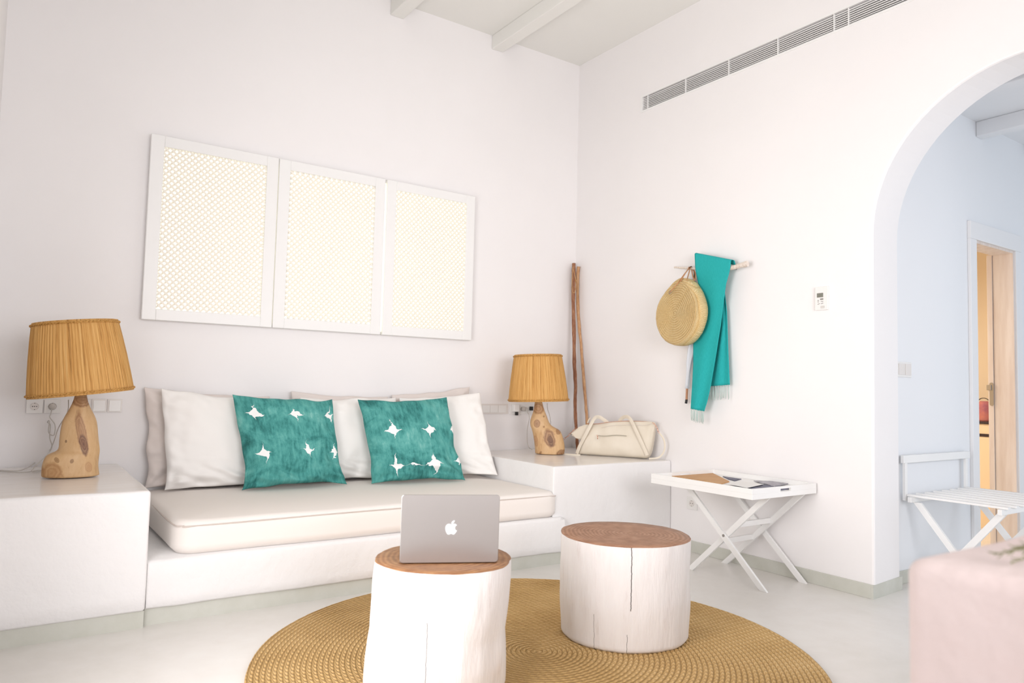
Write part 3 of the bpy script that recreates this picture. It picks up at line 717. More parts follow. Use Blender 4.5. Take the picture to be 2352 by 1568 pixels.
# ------------------------------------------------------------------ wall plates
def plate_box(name, x0, x1, z0, z1, m, parent, d=.009, y=0): return box(name, (x0, y-d, z0), (x1, y-.0002, z1), m, parent, .0018)
def socket_y(x0, x1, z0, z1, label, cat='socket', pins=True, plug=False):
    t = thing('wall_socket', label, cat, V(((x0+x1)/2, 0, z0)), 'sockets and switches behind the left lamp')
    plate_box('plate', x0, x1, z0, z1, M['plastic'], t)
    c = V(((x0+x1)/2, -.009, (z0+z1)/2)); bm = bmesh.new()
    rings = [[c+V((math.cos(a)*r, dy, math.sin(a)*r)) for a in [2*math.pi*k/28 for k in range(28)]] for r, dy in ((.0215, 0), (.0215, -.003), (.0195, -.003), (.0185, -.0006))]
    add_loft(bm, rings); link('socket_well', bm, M['plastic_e'], t, False)
    if pins:
        bm = bmesh.new()
        for dx, dz in ((-.0095, 0), (.0095, 0), (0, .0185), (0, -.0185), (0, 0)):
            add_prism(bm, [c+V((dx+math.cos(a)*.0026, -.0008, dz+math.sin(a)*.0026)) for a in [2*math.pi*k/10 for k in range(10)]], (0, -.0012, 0))
        link('pin_hole', bm, M['dark'], t, False)
    if plug:
        bm = bmesh.new(); rings = [[c+V((math.cos(a)*r, dy, math.sin(a)*r)) for a in [2*math.pi*k/28 for k in range(28)]] for r, dy in ((.0175, -.001), (.0175, -.022), (.013, -.030), (.006, -.034))]
        add_loft(bm, rings); tag(link('plug', bm, M['cable'], None, True), 'round clear plug in the second wall socket left of the lamp', 'plug')
    return t
def switch_y(x0, x1, z0, z1, label, n=1):
    t = thing('wall_switch', label, 'switch', V(((x0+x1)/2, 0, z0)), 'sockets and switches behind the left lamp')
    plate_box('plate', x0, x1, z0, z1, M['plastic_e'], t, .006)
    w = (x1-x0-.014)/n
    for k in range(n): plate_box('rocker', x0+.007+w*k+.0008, x0+.007+w*(k+1)-.0008, z0+.007, z1-.007, M['plastic'], t, .004, -.006)
socket_y(-3.990, -3.910, .925, 1.003, 'white round wall socket behind the left lamp, leftmost and empty')
socket_y(-3.904, -3.824, .925, 1.003, 'white round wall socket with a clear plug behind the left lamp', plug=True)
switch_y(-3.752, -3.674, .929, 1.008, 'white wall switch directly behind the left lamp neck')
switch_y(-3.668, -3.590, .930, 1.009, 'white wall switch just right of the left lamp')
switch_y(-3.586, -3.508, .930, 1.009, 'white wall switch nearest the sofa cushions, rightmost of the left row')
t = thing('blank_cover_plate', 'pale rectangular wall plate with three blank modules between sofa and right lamp', 'wall plate', V((-.82, 0, .91)))
plate_box('plate', -.965, -.690, .915, .998, M['plastic_e'], t, .008)
for k in range(3): plate_box('module', -.945+.079*k, -.945+.079*k+.074, .927, .986, M['plastic'], t, .003, -.008)
t = thing('wall_socket', 'white double wall socket behind the right lamp neck', 'socket', V((-.58, 0, .91)))
plate_box('plate', -.672, -.440, .912, .998, M['plastic'], t, .009)
t = thing('phone_charger', 'small white charger block plugged in the wall under the right lamp shade', 'charger', V((-.63, -.01, .93)))
box('body', (-.660, -.05, .935), (-.604, -.0095, .995), M['plastic'], t, .006)
box('usb_plug', (-.637, -.045, .906), (-.612, -.03, .934), M['black'], t, .002)
bm = bmesh.new(); c = V((-.545, -.0095, .957))
add_loft(bm, [[c+V((math.cos(a)*r, dy, math.sin(a)*r)) for a in [2*math.pi*k/24 for k in range(24)]] for r, dy in ((.019, 0), (.019, -.022), (.012, -.032), (.006, -.036))])
tag(link('plug', bm, M['cable']), 'round translucent plug in the wall left of the right lamp neck', 'plug')
tag(box('black_adapter', (-.478, -.034, .945), (-.452, -.0095, .978), M['black'], None, .003), 'tiny black plug against the wall touching the right lamp neck', 'plug')
# right wall: low socket, thermostat; hall: switch
def on_right(name, y0, y1, z0, z1, d, m, parent, x=0): return box(name, (x-d, min(y0, y1), z0), (x-.0002, max(y0, y1), z1), m, parent, .0016)
t = thing('wall_socket', 'white round wall socket low on the right wall behind the tray table', 'socket', V((0, -1.37, .3)))
on_right('plate', -1.322, -1.416, .296, .384, .009, M['plastic'], t)
bm = bmesh.new(); c = V((-.009, -1.369, .34))
add_loft(bm, [[c+V((dx, math.cos(a)*r, math.sin(a)*r)) for a in [2*math.pi*k/28 for k in range(28)]] for r, dx in ((.022, 0), (.022, -.003), (.020, -.003), (.019, -.0006))]); link('socket_well', bm, M['plastic_e'], t, False)
bm = bmesh.new()
for dy, dz in ((-.0095, 0), (.0095, 0), (0, .019), (0, -.019)): add_prism(bm, [c+V((-.0008, dy+math.cos(a)*.0028, dz+math.sin(a)*.0028)) for a in [2*math.pi*k/10 for k in range(10)]], (-.0012, 0, 0))
link('pin_hole', bm, M['dark'], t, False)
t = thing('thermostat', 'white thermostat with grey display on the right wall beside the arch', 'thermostat', V((0, -2.39, 1.655)))
on_right('body', -2.345, -2.430, 1.657, 1.800, .016, M['plastic'], t)
M['lcd'] = simple('lcd', '85857A', .3, c2='7A7A70', nscale=60)
on_right('display', -2.359, -2.400, 1.735, 1.761, .0015, M['lcd'], t, -.016)
on_right('button', -2.380, -2.402, 1.719, 1.727, .0015, M['steel'], t, -.016)
def mark(bm, pts): add_prism(bm, [V((-.0172, y, z)) for y, z in pts], (-.0004, 0, 0))
bm = bmesh.new()
mark(bm, [(-2.364, 1.716), (-2.370, 1.716), (-2.367, 1.721)]); mark(bm, [(-2.364, 1.709), (-2.370, 1.709), (-2.367, 1.704)])
mark(bm, [(-2.360, 1.7122), (-2.374, 1.7122), (-2.374, 1.713), (-2.360, 1.713)])
for y, z in ((-2.386, 1.707), (-2.395, 1.706), (-2.386, 1.694), (-2.395, 1.695), (-2.364, 1.692), (-2.371, 1.694)): mark(bm, [(y, z), (y-.005, z+.001), (y-.005, z+.004), (y, z+.003)])
mk = link('button_marks', bm, M['dark'], t, False)
M['label'] = simple('rating_label', 'D6D1CC', .5)
on_right('rating_label', -2.384, -2.409, 1.667, 1.682, .0006, M['label'], t, -.016)
t = thing('light_switch', 'white double rocker switch on the hall wall just past the arch', 'switch', V((.53, DY, 1.26)))
box('plate', (.44, DY-.010, 1.262), (.612, DY-.0002, 1.358), M['plastic'], t, .003)
box('rocker', (.452, DY-.014, 1.276), (.525, DY-.010, 1.346), M['plastic_e'], t, .0015); box('rocker', (.531, DY-.014, 1.276), (.600, DY-.010, 1.346), M['plastic_e'], t, .0015)

# ================================================================== RUG AND STUMPS
RC = (-2.148, -2.418)
M['rug'] = straw_mat('seagrass_rug', ('94713F', 'CBA46A', 'E6C48E'), (*RC, 0), 'z', .0215, .036)
bm = bmesh.new(); R = 1.18; pit = .0215; seg = 420; prof = [(R-.004, .001), (R, .008)]
nr = int(R/pit)
for k in range(nr*3):
    r = R-.003-k*pit/3
    if r < .01: break
    prof.append((r, .0145+.004*abs(math.sin(math.pi*(r/pit)))))
rings = []
for r, z in prof:
    rings.append([V((RC[0]+math.cos(2*math.pi*k/seg)*(r+.004*noise.noise(V((math.cos(2*math.pi*k/seg)*4, math.sin(2*math.pi*k/seg)*4, 0)))), RC[1]+math.sin(2*math.pi*k/seg)*r, z+.001*noise.noise(V((k*.5, r*60, 0))))) for k in range(seg)])
add_loft(bm, rings); tag(link('round_rug', bm, M['rug']), 'large round braided seagrass rug under the two stump tables', 'rug')
def stump(label, cx, cy, z0, prof, mats, seed, amp, bx=0, by=0, cr=None):
    t = thing('stump_table', label, 'side table', V((cx, cy, z0)), 'white painted tree stump tables')
    seg = 96; rings = []; zt_ = prof[-1][0]; n = 40
    for j in range(n+1):
        z = z0+(zt_-z0)*j/n
        for (za, ra), (zb, rb_) in zip(prof[:-1], prof[1:]):
            if za <= z <= zb+1e-6: r0 = ra+(rb_-ra)*(z-za)/(zb-za)
        f = (zt_-z)/(zt_-z0); ring = []
        for k in range(seg):
            a = 2*math.pi*k/seg; ca, sa = math.cos(a), math.sin(a)
            r = r0*(1+amp*(.9*noise.noise(V((ca*1.1+seed, sa*1.1, z*1.6))) + .45*noise.noise(V((ca*4+seed, sa*4, z*5))) + .18*noise.noise(V((ca*9+seed, sa*9, z*9)))))
            if j == 0: r -= .008
            ring.append(V((cx+bx*f+ca*r, cy+by*f+sa*r, z)))
        rings.append(ring)
    bm = bmesh.new(); add_loft(bm, rings, True, False); autosmooth(link('trunk', bm, mats[0], t), 60)
    top = rings[-1]; c = V((cx, cy, zt_)); bm = bmesh.new()
    rr = [[c+(p-c)*1.0 for p in top], [c+(p-c)*.996+V((0, 0, .002)) for p in top]]
    for q in (.8, .6, .4, .2, .05): rr.append([c+(p-c)*q+V((0, 0, .002+.0006*noise.noise(p*9*q))) for p in top])
    add_loft(bm, rr, True, True); link('top', bm, mats[1], t)
    return t
cs2 = (-1.655, -2.42)
angc = math.atan2(-2.70-cs2[1], -1.80-cs2[0])
def angpx(x, y, z, c): p = onZ(x, y, z); return math.atan2(p.y-c[1], p.x-c[0])
j0 = .03
crR = [(angpx(1452, 1262, .462, cs2)+j0, .20, .47, .006), (angpx(1372, 1480, .03, cs2)+j0, .0, .17, .0025), (angpx(1440, 1499, .03, cs2)+j0, .0, .10, .003)]
M['stumpR'] = stump_mat('white_stump_a', crR, cs2)
M['ringR'] = ring_mat('log_top_a', '8C6046', 'A87C60', 'B98F74', (cs2[0]+.03, cs2[1]-.02, .467), 330)
stump('white painted tree stump table with bare brown top, right of the laptop stump', *cs2, .018, [(.018, .292), (.2, .300), (.467, .301)], (M['stumpR'], M['ringR']), 2.0, .035)
cs1 = (-2.682, -2.53)
crL = [(math.atan2(-.20, -.18)+j0, .05, .33, .005)]
M['stumpL'] = stump_mat('white_stump_b', crL, cs1)
M['ringL'] = ring_mat('log_top_b', '855A3C', 'A4764F', 'B58A60', (cs1[0]-.02, cs1[1]+.02, .498), 300)
stump('gnarled white painted tree stump table carrying the laptop', *cs1, .018, [(.018, .246), (.05, .262), (.14, .262), (.24, .252), (.34, .256), (.43, .258), (.496, .254)], (M['stumpL'], M['ringL']), 6.3, .055, -.008, .03)

# ------------------------------------------------------------------ laptop
A = onZ(917.5, 1295, .499); B = onZ(1143.5, 1292.5, .499)
ux = (B-A); LW = ux.length; ux.normalize(); vy = V((-ux.y, ux.x, 0))
if vy.dot(CF) < 0: vy = -vy
LH = LW*.688
t = thing('laptop', 'open silver laptop with glowing white logo on the left stump table', 'laptop', (A+B)/2)
def lbox(o, ex, ey, ez, w, d, h, r, bm, seg=8):
    pts = []
    for cx, cy, a in ((w/2-r, d/2-r, 0), (-w/2+r, d/2-r, 90), (-w/2+r, -d/2+r, 180), (w/2-r, -d/2+r, 270)):
        for k in range(seg+1):
            an = math.radians(a+90*k/seg); pts.append((cx+r*math.cos(an), cy+r*math.sin(an)))
    rings = []
    for ins, z in ((.0015, 0), (0, .0012), (0, h-.0012), (.0015, h)):
        f = 1-ins*2/w; rings.append([o+ex*x*f+ey*y*f+ez*z for x, y in pts])
    add_loft(bm, rings)
bm = bmesh.new(); mid = (A+B)/2
lbox(V((mid.x, mid.y, .501))+vy*(LH/2+.006), ux, vy, V((0, 0, 1)), LW, LH, .012, .012, bm); link('base', bm, M['alu'], t, False)
tilt = math.radians(-3)
ez = (V((0, 0, 1))*math.cos(tilt)-vy*math.sin(-tilt)*1).normalized()
en = ux.cross(ez).normalized()
if en.dot(CAM-mid) < 0: en = -en
bm = bmesh.new(); lc = V((mid.x, mid.y, .5025))+ez*LH/2+vy*.003
lbox(lc-en*.003, ux, ez, en, LW, LH, .0065, .011, bm)
lid = autosmooth(link('lid', bm, M['alu'], t), 30)
bm = bmesh.new(); lbox(lc-en*.0036, ux, ez, -en, LW-.012, LH-.012, .0006, .006, bm); link('screen', bm, M['black'], lid, False)
# fruit-shaped glowing emblem, measured from the picture
lg = [(360,960),(368,870),(410,800),(470,762),(540,762),(605,782),(660,765),(730,755),(790,778),(830,825),(785,860),(762,920),(770,975),(800,1015),(836,1038),(815,1100),(770,1160),(715,1205),(660,1195),(605,1175),(550,1195),(515,1205),(470,1200),(420,1145),(380,1060)]
lf = [(595,762),(610,700),(650,650),(735,620),(730,680),(690,740),(640,765)]
def cat2(P, n=5):
    m = len(P); out = []
    for i in range(m):
        p0, p1, p2, p3 = [V((*P[(i+k-1) % m], 0)) for k in range(4)]
        for k in range(n):
            s = k/n; out.append(.5*((2*p1)+(p2-p0)*s+(2*p0-5*p1+4*p2-p3)*s*s+(3*p1-p0-3*p2+p3)*s**3))
    return out
bm = bmesh.new(); k_ = LW/226.0/17.42
def lgp(p): return lc+en*.0037+ux*((1000+p.x/17.42-1032.5)*LW/228)+ez*(-(1160+p.y/17.42-1215.5)*LW/228)
for poly, cc_ in ((cat2(lg), (600, 980)), (cat2(lf, 3), (668, 695))):
    vb = [bm.verts.new(lgp(p)) for p in poly]; vt = [bm.verts.new(lgp(p)+en*.0004) for p in poly]; m_ = len(poly)
    ct = bm.verts.new(lgp(V((*cc_, 0)))+en*.0004)
    for i in range(m_):
        bm.faces.new((vt[i], vt[(i+1) % m_], ct)); bm.faces.new((vb[i], vb[(i+1) % m_], vt[(i+1) % m_], vt[i]))
link('logo', bm, M['logo'], lid, False)

# ================================================================== TRAY TABLE
TX0, TX1, TY0, TY1, TZT, TZB = -.628, -.018, -2.355, -1.575, .605, .545
t = thing('serving_tray', 'white rectangular wooden serving tray with handle slots on the folding stand', 'tray', V((-.32, -1.96, TZB)))
w = .014
bm = bmesh.new(); add_box(bm, (TX0, TY0, TZB), (TX1, TY1, TZB+.030), .001, 1); link('bottom', bm, M['whitep'], t, False)
for a, b in (((TX0, TY0, TZB+.030), (TX0+w, TY1, TZT)), ((TX1-w, TY0, TZB+.030), (TX1, TY1, TZT))):
    bm = bmesh.new(); add_box(bm, a, b, .0015, 1); link('side', bm, M['whitep'], t, False)
for y in (TY0, TY1-w):
    bm = bmesh.new(); xa, xb = -.37, -.27; za, zb = TZB+.0305, TZB+.048
    add_box(bm, (TX0+w, y, TZB+.030), (xa, y+w, TZT)); add_box(bm, (xb, y, TZB+.030), (TX1-w, y+w, TZT)); add_box(bm, (xa, y, TZB+.030), (xb, y+w, za)); add_box(bm, (xa, y, zb), (xb, y+w, TZT))
    link('handle_end', bm, M['whitep'], t, False)
t = thing('folding_stand', 'white folding X-leg stand under the serving tray', 'stand', V((-.27, -1.98, 0)))
def leg(x, ya, za, yb, zb, wd=.034, tk=.016, nm='leg', par=None, foot=True):
    a = V((x, ya, za)); b = V((x, yb, zb)); d = (b-a).normalized(); n = V((0, -d.z, d.y))*wd/2
    def cut(p, z): # slide along d so the end is horizontal
        return p+d*((z-p.z)/d.z)
    pts = [cut(a+n, za), cut(b+n, zb), cut(b-n, zb), cut(a-n, za)]
    return prism(nm, [p-V((tk/2, 0, 0)) for p in pts], (tk, 0, 0), M['whitep'], par, .001)
yF0, yF1 = -1.715, -2.285
for x in (-.425, -.045): leg(x, yF1, .0, yF0+.03, TZB-.001, par=t)
for x in (-.405, -.068): leg(x, yF0, .0, yF1-.01, TZB-.001, par=t)
ym = (yF0+yF1)/2; zm = .268
box('stretcher', (-.396, -1.945, .20), (-.076, -1.929, .232), M['whitep'], t, .001)
box('stretcher', (-.396, -2.075, .325), (-.076, -2.061, .357), M['whitep'], t, .001)
for xx in (-.434, -.036):
    bm = bmesh.new(); add_tube(bm, [V((xx-.002, ym, zm)), V((xx+.002, ym, zm))], .0085, 14); link('bolt', bm, M['steel'], t, False)
# things on the tray
zt2 = TZB+.0105
def sheet(name, pts, z, th, m, label, cat, par=None):
    P = [onZ(*p, z) for p in pts]; P = [V((min(max(p.x, TX0+w+.002), TX1-w-.002), min(max(p.y, TY0+w+.002), TY1-w-.002), z)) for p in P]
    o = prism(name, P, (0, 0, th), m, par); 
    if label: tag(o, label, cat)
    return o
def sheet_raw(name, P, th, m, label, cat):
    return tag(prism(name, [V(p) for p in P], (0, 0, th), m), label, cat)
zs_ = TZB+.033
zu = TZB+.036
zb_ = TZB+.0305
sheet_raw('magazine', [(-.56, -2.10, zb_), (-.22, -2.06, zb_), (-.14, -2.31, zb_), (-.56, -2.33, zb_)], .004, M['navy'], 'navy photo magazine under the loose papers in the tray', 'magazine')
sheet('wooden_board', [(1511, 1090), (1604, 1083.5), (1675, 1107), (1654, 1113)], zb_, .007, M['kraft'], 'flat light brown wooden board lying in the left end of the tray', 'board')
sheet('booklet', [(1660, 1094.5), (1703, 1100.5), (1688, 1105), (1672, 1100.5)], zb_, .004, M['navy'], 'small dark edged booklet beside the brown board at the back of the tray', 'booklet')
sheet('folded_paper', [(1670, 1111), (1706, 1106), (1754, 1112), (1716, 1120.5)], zb_+.0085, .0022, M['paper'], 'white folded paper on top of the pile in the tray', 'paper')
sheet('leaflet', [(1690, 1116), (1712, 1109), (1752, 1114), (1716, 1122.5)], zb_+.0042, .0042, M['black'], 'black edged leaflet directly under the white folded paper', 'leaflet')
sheet('brochure', [(1731, 1104.5), (1770, 1105.5), (1810, 1111), (1778, 1117.5)], zb_+.0042, .004, M['greycover'], 'pale grey printed brochure at the right end of the tray', 'brochure')

# ================================================================== STICKS IN THE CORNER
def bz(p, q, n): return [V(p).lerp(V(q), k/n) for k in range(n+1)]
SA = [(1318, 605), (1317, 660), (1318, 760), (1319, 830), (1321.5, 880), (1321, 930), (1323, 980), (1325.5, 1012)]
PA = []
for k, (x, y) in enumerate(SA): PA.append(onY(x, y, -.045-.17*(y-605)/407))
dlt = (PA[-1]-PA[-3]).normalized(); PA.append(PA[-1]+dlt*((ZB+.002-PA[-1].z)/dlt.z))
sA = tube('branch_pole', smoothpath(PA, 5), [.0165-.004*k/(len(smoothpath(PA, 5))) for k in range(len(smoothpath(PA, 5)))], M['bark1'], None, 10, .35, 1)
tag(sA, 'tall reddish-brown bare branch standing in the corner, the left darker one', 'branch')
SB = [(1329.5, 612), (1326, 645), (1328, 720), (1334, 790), (1340, 860), (1345.5, 930), (1349, 975)]
PB = [onX(x, y, -.022-.02*(y-612)/363) for x, y in SB]
dlt = (PB[-1]-PB[-3]).normalized(); PB.append(PB[-1]+dlt*((ZB+.002-PB[-1].z)/dlt.z)*.995)
sp_ = smoothpath(PB, 5)
tag(tube('branch_pole', sp_, [.014-.002*k/len(sp_) for k in range(len(sp_))], M['bark2'], None, 10, .35, 4), 'tall pale tan bare branch leaning in the corner, the right lighter one', 'branch')
tw = [onY(x, y, -.09) for x, y in ((1316, 612), (1314, 640), (1315, 668), (1320, 671), (1323, 650), (1317, 618), (1322, 640), (1328, 655), (1326, 690), (1327, 700))]
tag(tube('twine_tie', smoothpath(tw, 5), .0028, M['twine'], None, 6), 'loop of tan twine tying the two branches together near the top', 'twine')

# ================================================================== COAT RAIL, SCARF, STRAW BAG, UMBRELLA
XR = -.075
RP = [onX(x, y, XR) for x, y in ((1549, 613.5), (1575, 615.5), (1600, 617), (1640, 617), (1676, 615.5), (1695, 611), (1717, 605))]
t = thing('branch_coat_rail', 'bleached branch used as a coat rail on the right wall', 'coat rail', V((0, -1.55, 2.03)))
rs = smoothpath(RP, 6); tube('branch', rs, [.0065+.0135*(k/len(rs))**1.2 for k in range(len(rs))], M['driftpale'], t, 10, .3, 2)
for p in (RP[1], RP[4]): tube('wall_pin', [V((-.002, p.y, p.z)), V((XR, p.y, p.z))], .004, M['steel'], t, 8)
# scarf
zs = lambda x, y: (1450+x/3.408, 540+y/3.408)
t = thing('scarf', 'teal woven scarf with pale fringes draped over the branch rail', 'scarf', V((-.08, -1.55, 1.0)))
def interp(tab, s):
    for (a, va), (b, vb) in zip(tab[:-1], tab[1:]):
        if a <= s <= b:
            k = (s-a)/(b-a); return va+(vb-va)*k
    return tab[-1][1]
def cloth(name, L, Rt, y0l, y0r, y1l, y1r, x0, foldamp, nu, nv, xo, parent, fn, wrap=False):
    bm = bmesh.new(); G = []
    for j in range(nv+1):
        s = j/nv; row = []
        for i in range(nu+1):
            u = i/nu; yl = y0l+(y1l-y0l)*s; yr = y0r+(y1r-y0r)*s
            xl = interp(L, yl); xr = interp(Rt, yr); px = xl+(xr-xl)*u; py = yl+(yr-yl)*u
            X = x0+xo(s, u)+foldamp*fn(u, s)
            row.append(bm.verts.new(onX(*zs(px, py), X)))
        G.append(row)
    if wrap:
        top = [v.co.copy() for v in G[0]]
        for k in range(1, 10):
            a = math.pi*k/9
            G.insert(0, [bm.verts.new(V((XR-.0+(q.x-XR)*math.cos(a) if k < 9 else XR+.03, q.y, q.z+.014*math.sin(a)-(.0 if k < 9 else .02)))) for q in top])
    for j in range(len(G)-1):
        for i in range(nu): bm.faces.new((G[j][i], G[j][i+1], G[j+1][i+1], G[j+1][i]))
    pts = [v.co.copy() for v in G[-1]]
    o = link(name, bm, M['scarf'], parent); md = o.modifiers.new('t', 'SOLIDIFY'); md.thickness = .003
    return o, pts
Lf = [(145, 495), (260, 500), (370, 520), (430, 542), (560, 556), (700, 540), (850, 484), (1000, 484), (1130, 478), (1250, 470), (1362, 464)]
Rf = [(145, 770), (205, 778), (240, 776), (300, 764), (380, 741), (520, 722), (700, 700), (950, 660), (1170, 622), (1290, 596), (1380, 568)]
Lr = [(205, 700), (400, 690), (700, 690), (1180, 610)]
Rr = [(205, 775), (380, 738), (430, 732), (600, 750), (900, 760), (1170, 772)]
f1, e1 = cloth('front_panel', Lf, Rf, 150, 205, 1360, 1378, -.098, .008, 28, 60, lambda s, u: .0, t, lambda u, s: math.sin(u*7+s*3)*(.3+s)*.8*min(1, s*6), True)
f2, e2 = cloth('rear_panel', Lr, Rr, 215, 210, 1182, 1170, -.045, .006, 14, 40, lambda s, u: 0, t, lambda u, s: math.sin(u*9+1))
def fringe(pts, n, ln, parent, seed):
    bm = bmesh.new(); random.seed(seed)
    for k in range(n):
        s = (k+.5)/n*(len(pts)-1); i = int(s); p = pts[i].lerp(pts[min(i+1, len(pts)-1)], s-i)
        for j in range(4):
            dy = random.uniform(-.004, .004); P = [p+V((0, dy, .003)), p+V((random.uniform(-.004, .004), dy*1.5, -ln*.5)), p+V((random.uniform(-.004, .004), dy*1.2+random.uniform(-.003, .003), -ln*random.uniform(.85, 1.05)))]
            add_tube(bm, P, .0013, 4)
    return link('fringe', bm, M['grey_fringe'], parent)
fringe(e1, 8, .085, f1, 1); fringe(e2, 8, .095, f2, 2)
# umbrella
t = thing('folded_umbrella', 'folded pale grey umbrella hanging behind the straw bag', 'umbrella', V((-.05, -1.36, 1.05)))
U0 = onX(1594, 640, -.045); U1 = onX(*zs(485, 840), -.045); U2 = onX(*zs(455, 1000), -.05); U3 = onX(*zs(437, 1200), -.05); U4 = onX(*zs(433, 1285), -.05); U5 = onX(*zs(428, 1316), -.05)
bm = bmesh.new(); ax = (U3-U0); rings = []
for k in range(25):
    s = k/24; p = (U0.lerp(U1, s/.45) if s < .45 else (U1.lerp(U2, (s-.45)/.27) if s < .72 else U2.lerp(U3, (s-.72)/.28)))
    r = .012+.016*math.sin(math.pi*min(1, s*1.15+.05))
    rings.append([p+V((math.cos(2*math.pi*j/32)*r*(1+.3*math.sin(4*2*math.pi*j/32+s*5)), math.sin(2*math.pi*j/32)*r*(1+.3*math.sin(4*2*math.pi*j/32+s*5)), 0)) for j in range(32)])
add_loft(bm, rings); link('canopy', bm, M['umbcloth'], t)
tube('handle', [U3, U4], .009, M['handlewood'], t, 10); tube('tip', [U4, U5], .0095, M['black'], t, 10)
tube('hook', smoothpath([U0, U0+V((0, 0, .05)), V((XR, U0.y, U0.z+.085)), V((XR-.03, U0.y, U0.z+.06))], 5), .004, M['black'], t, 8)
# straw bag
t = thing('round_straw_bag', 'round woven straw bag hanging from the branch rail beside the teal scarf', 'bag', V((-.12, -1.31, 1.45)))
BC = onX(1565, 722, -.165); ax = V((-1, .10, .05)).normalized()
M['strawbag'] = straw_mat('bag_straw', ('BE9355', 'E2C28A', 'F3DCAC'), (0, BC.y+.01, BC.z), 'x', .0165, .012)
e1_ = V((0, 1, 0)); e1_ = (e1_-ax*e1_.dot(ax)).normalized(); e2_ = ax.cross(e1_)
if e2_.z < 0: e2_ = -e2_
def orad(a):
    base = .222; dd = math.atan2(math.sin(a-math.radians(97)), math.cos(a-math.radians(97)))
    return base*(1+.17*math.exp(-(dd/.42)**2)-.02*math.exp(-((abs(dd)-.9)/.3)**2)+.012*math.sin(3*a+1))
def orow(r, d, seg=120):
    out = []
    for k in range(seg):
        a = 2*math.pi*k/seg; q_ = orad(a)*r+.0018*noise.noise(V((a*14, r*40, d*30)))
        sh = (1-r)*0; out.append(BC+e1_*math.cos(a)*q_+e2_*math.sin(a)*q_+ax*d)
    return out
rings = [orow(.9, -.055), orow(.985, -.045), orow(1.0, -.02), orow(1.005, .0), orow(1.0, .02), orow(.985, .042), orow(.95, .052)]
nrg = 13
for k in range(nrg*4):
    r = .945*(1-k/(nrg*4))
    if r < .03: break
    rings.append(orow(r, .052+.006*(1-r)+.0065*abs(math.sin(math.pi*k/4))-.0))
bm = bmesh.new(); add_loft(bm, rings); body = link('body', bm, M['strawbag'], t)
h1 = [onX(*zs(x, y), -.215+.02*k) for k, (x, y) in enumerate(((385, 362), (420, 300), (452, 258), (470, 250), (485, 262), (498, 300), (495, 345), (480, 360)))]
h1 = [onX(*zs(385, 362), -.235), onX(*zs(418, 305), -.18), onX(*zs(450, 262), -.10), onX(*zs(463, 246), -.075), onX(*zs(480, 262), -.052), onX(*zs(500, 300), -.08), onX(*zs(500, 352), -.13)]
ribbon('handle', smoothpath(h1, 5), .010, .004, V((-1, 0, .2)), M['tan'], t)
h2 = [onX(*zs(435, 352), -.235), onX(*zs(450, 300), -.15), onX(*zs(462, 258), -.095), onX(*zs(470, 248), -.07), onX(*zs(478, 300), -.10), onX(*zs(490, 350), -.20)]
ribbon('handle', smoothpath(h2, 5), .009, .004, V((-1, 0, .2)), M['tan'], t)
st = [onX(*zs(300, 452), -.245), onX(*zs(320, 425), -.25), onX(*zs(360, 380), -.24), onX(*zs(400, 325), -.19), onX(*zs(440, 272), -.11), onX(*zs(452, 250), -.078), onX(*zs(462, 262), -.055)]
tube('shoulder_strap', smoothpath(st, 5), .0035, M['tan'], t, 8)
bm = bmesh.new()
for p in (st[0], st[0]+V((0, -.008, .01))): add_tube(bm, [p+V((0, math.cos(a)*.008, math.sin(a)*.008)) for a in [2*math.pi*k/12 for k in range(13)]], .002, 6)
link('strap_ring', bm, M['steel'], t)

# ================================================================== HANDBAG
zb = lambda x, y: (1270+x/8.11, 930+y/8.11)
HA = V((-.444, -.587, 0)); HB = V((-.147, -1.076, 0)); hd = (HB-HA).normalized(); hn = V((hd.y, -hd.x, 0))
if hn.dot(CAM-HA) < 0: hn = -hn
P0 = V((HA.x, HA.y, ZB)) - hn*.02
def hp_(x, y, off=0.0): return onP(*zb(x, y), P0+hn*off, hn)
t = thing('handbag', 'cream leather duffel handbag with rose gold zip on the corner plaster block', 'bag', V((-.30, -.83, ZB)))
# body silhouette as columns: (x, top, bottom)
cols = [(405, 905, 925), (420, 850, 945), (450, 790, 955), (490, 700, 962), (540, 560, 972), (600, 385, 978), (660, 352, 985), (760, 356, 996), (880, 348, 1004), (980, 330, 1010), (1080, 316, 1014), (1220, 304, 1018), (1400, 298, 1021), (1560, 296, 1023), (1690, 300, 1024), (1770, 306, 1004), (1810, 312, 900), (1840, 318, 740), (1865, 325, 560), (1880, 336, 420)]
bm = bmesh.new(); rings = []; HT = .150; seg = 28
for i, (x, yt, yb_) in enumerate(cols):
    a = hp_(x, yt); b = hp_(x, yb_); b.z = max(b.z, ZB+.003); h = (a-b).length/2; c = (a+b)/2
    s = i/(len(cols)-1); endk = min(1, (.25+min(s, 1-s)*3.4))
    rg = []
    for k in range(seg):
        an = 2*math.pi*k/seg; ca, sa = math.cos(an), math.sin(an)
        # D-shaped: wide low, narrow at the zip
        cz = math.copysign(abs(sa)**.6, sa); cw = math.copysign(abs(ca)**.8, ca)
        wdt = HT/2*endk*(1-.62*max(0, (cz+1)/2)**2.2)
        wob = 1+.16*noise.noise(V((x*.006, cz*1.2, ca*.7+3)))
        pnt = c + V((0, 0, 1))*h*cz + hn*(wdt*cw*wob)
        pnt -= hn*(HT/2-.02)
        pnt.z = max(pnt.z, ZB+.002)
        # fold pockets of the leather
        f = noise.noise(V((x*.0075, cz*1.6+2, 5)))*.016 + noise.noise(V((x*.02, cz*4, 9)))*.005
        if cw > 0: pnt += hn*f*min(1, endk)
        rg.append(pnt)
    rings.append(rg)
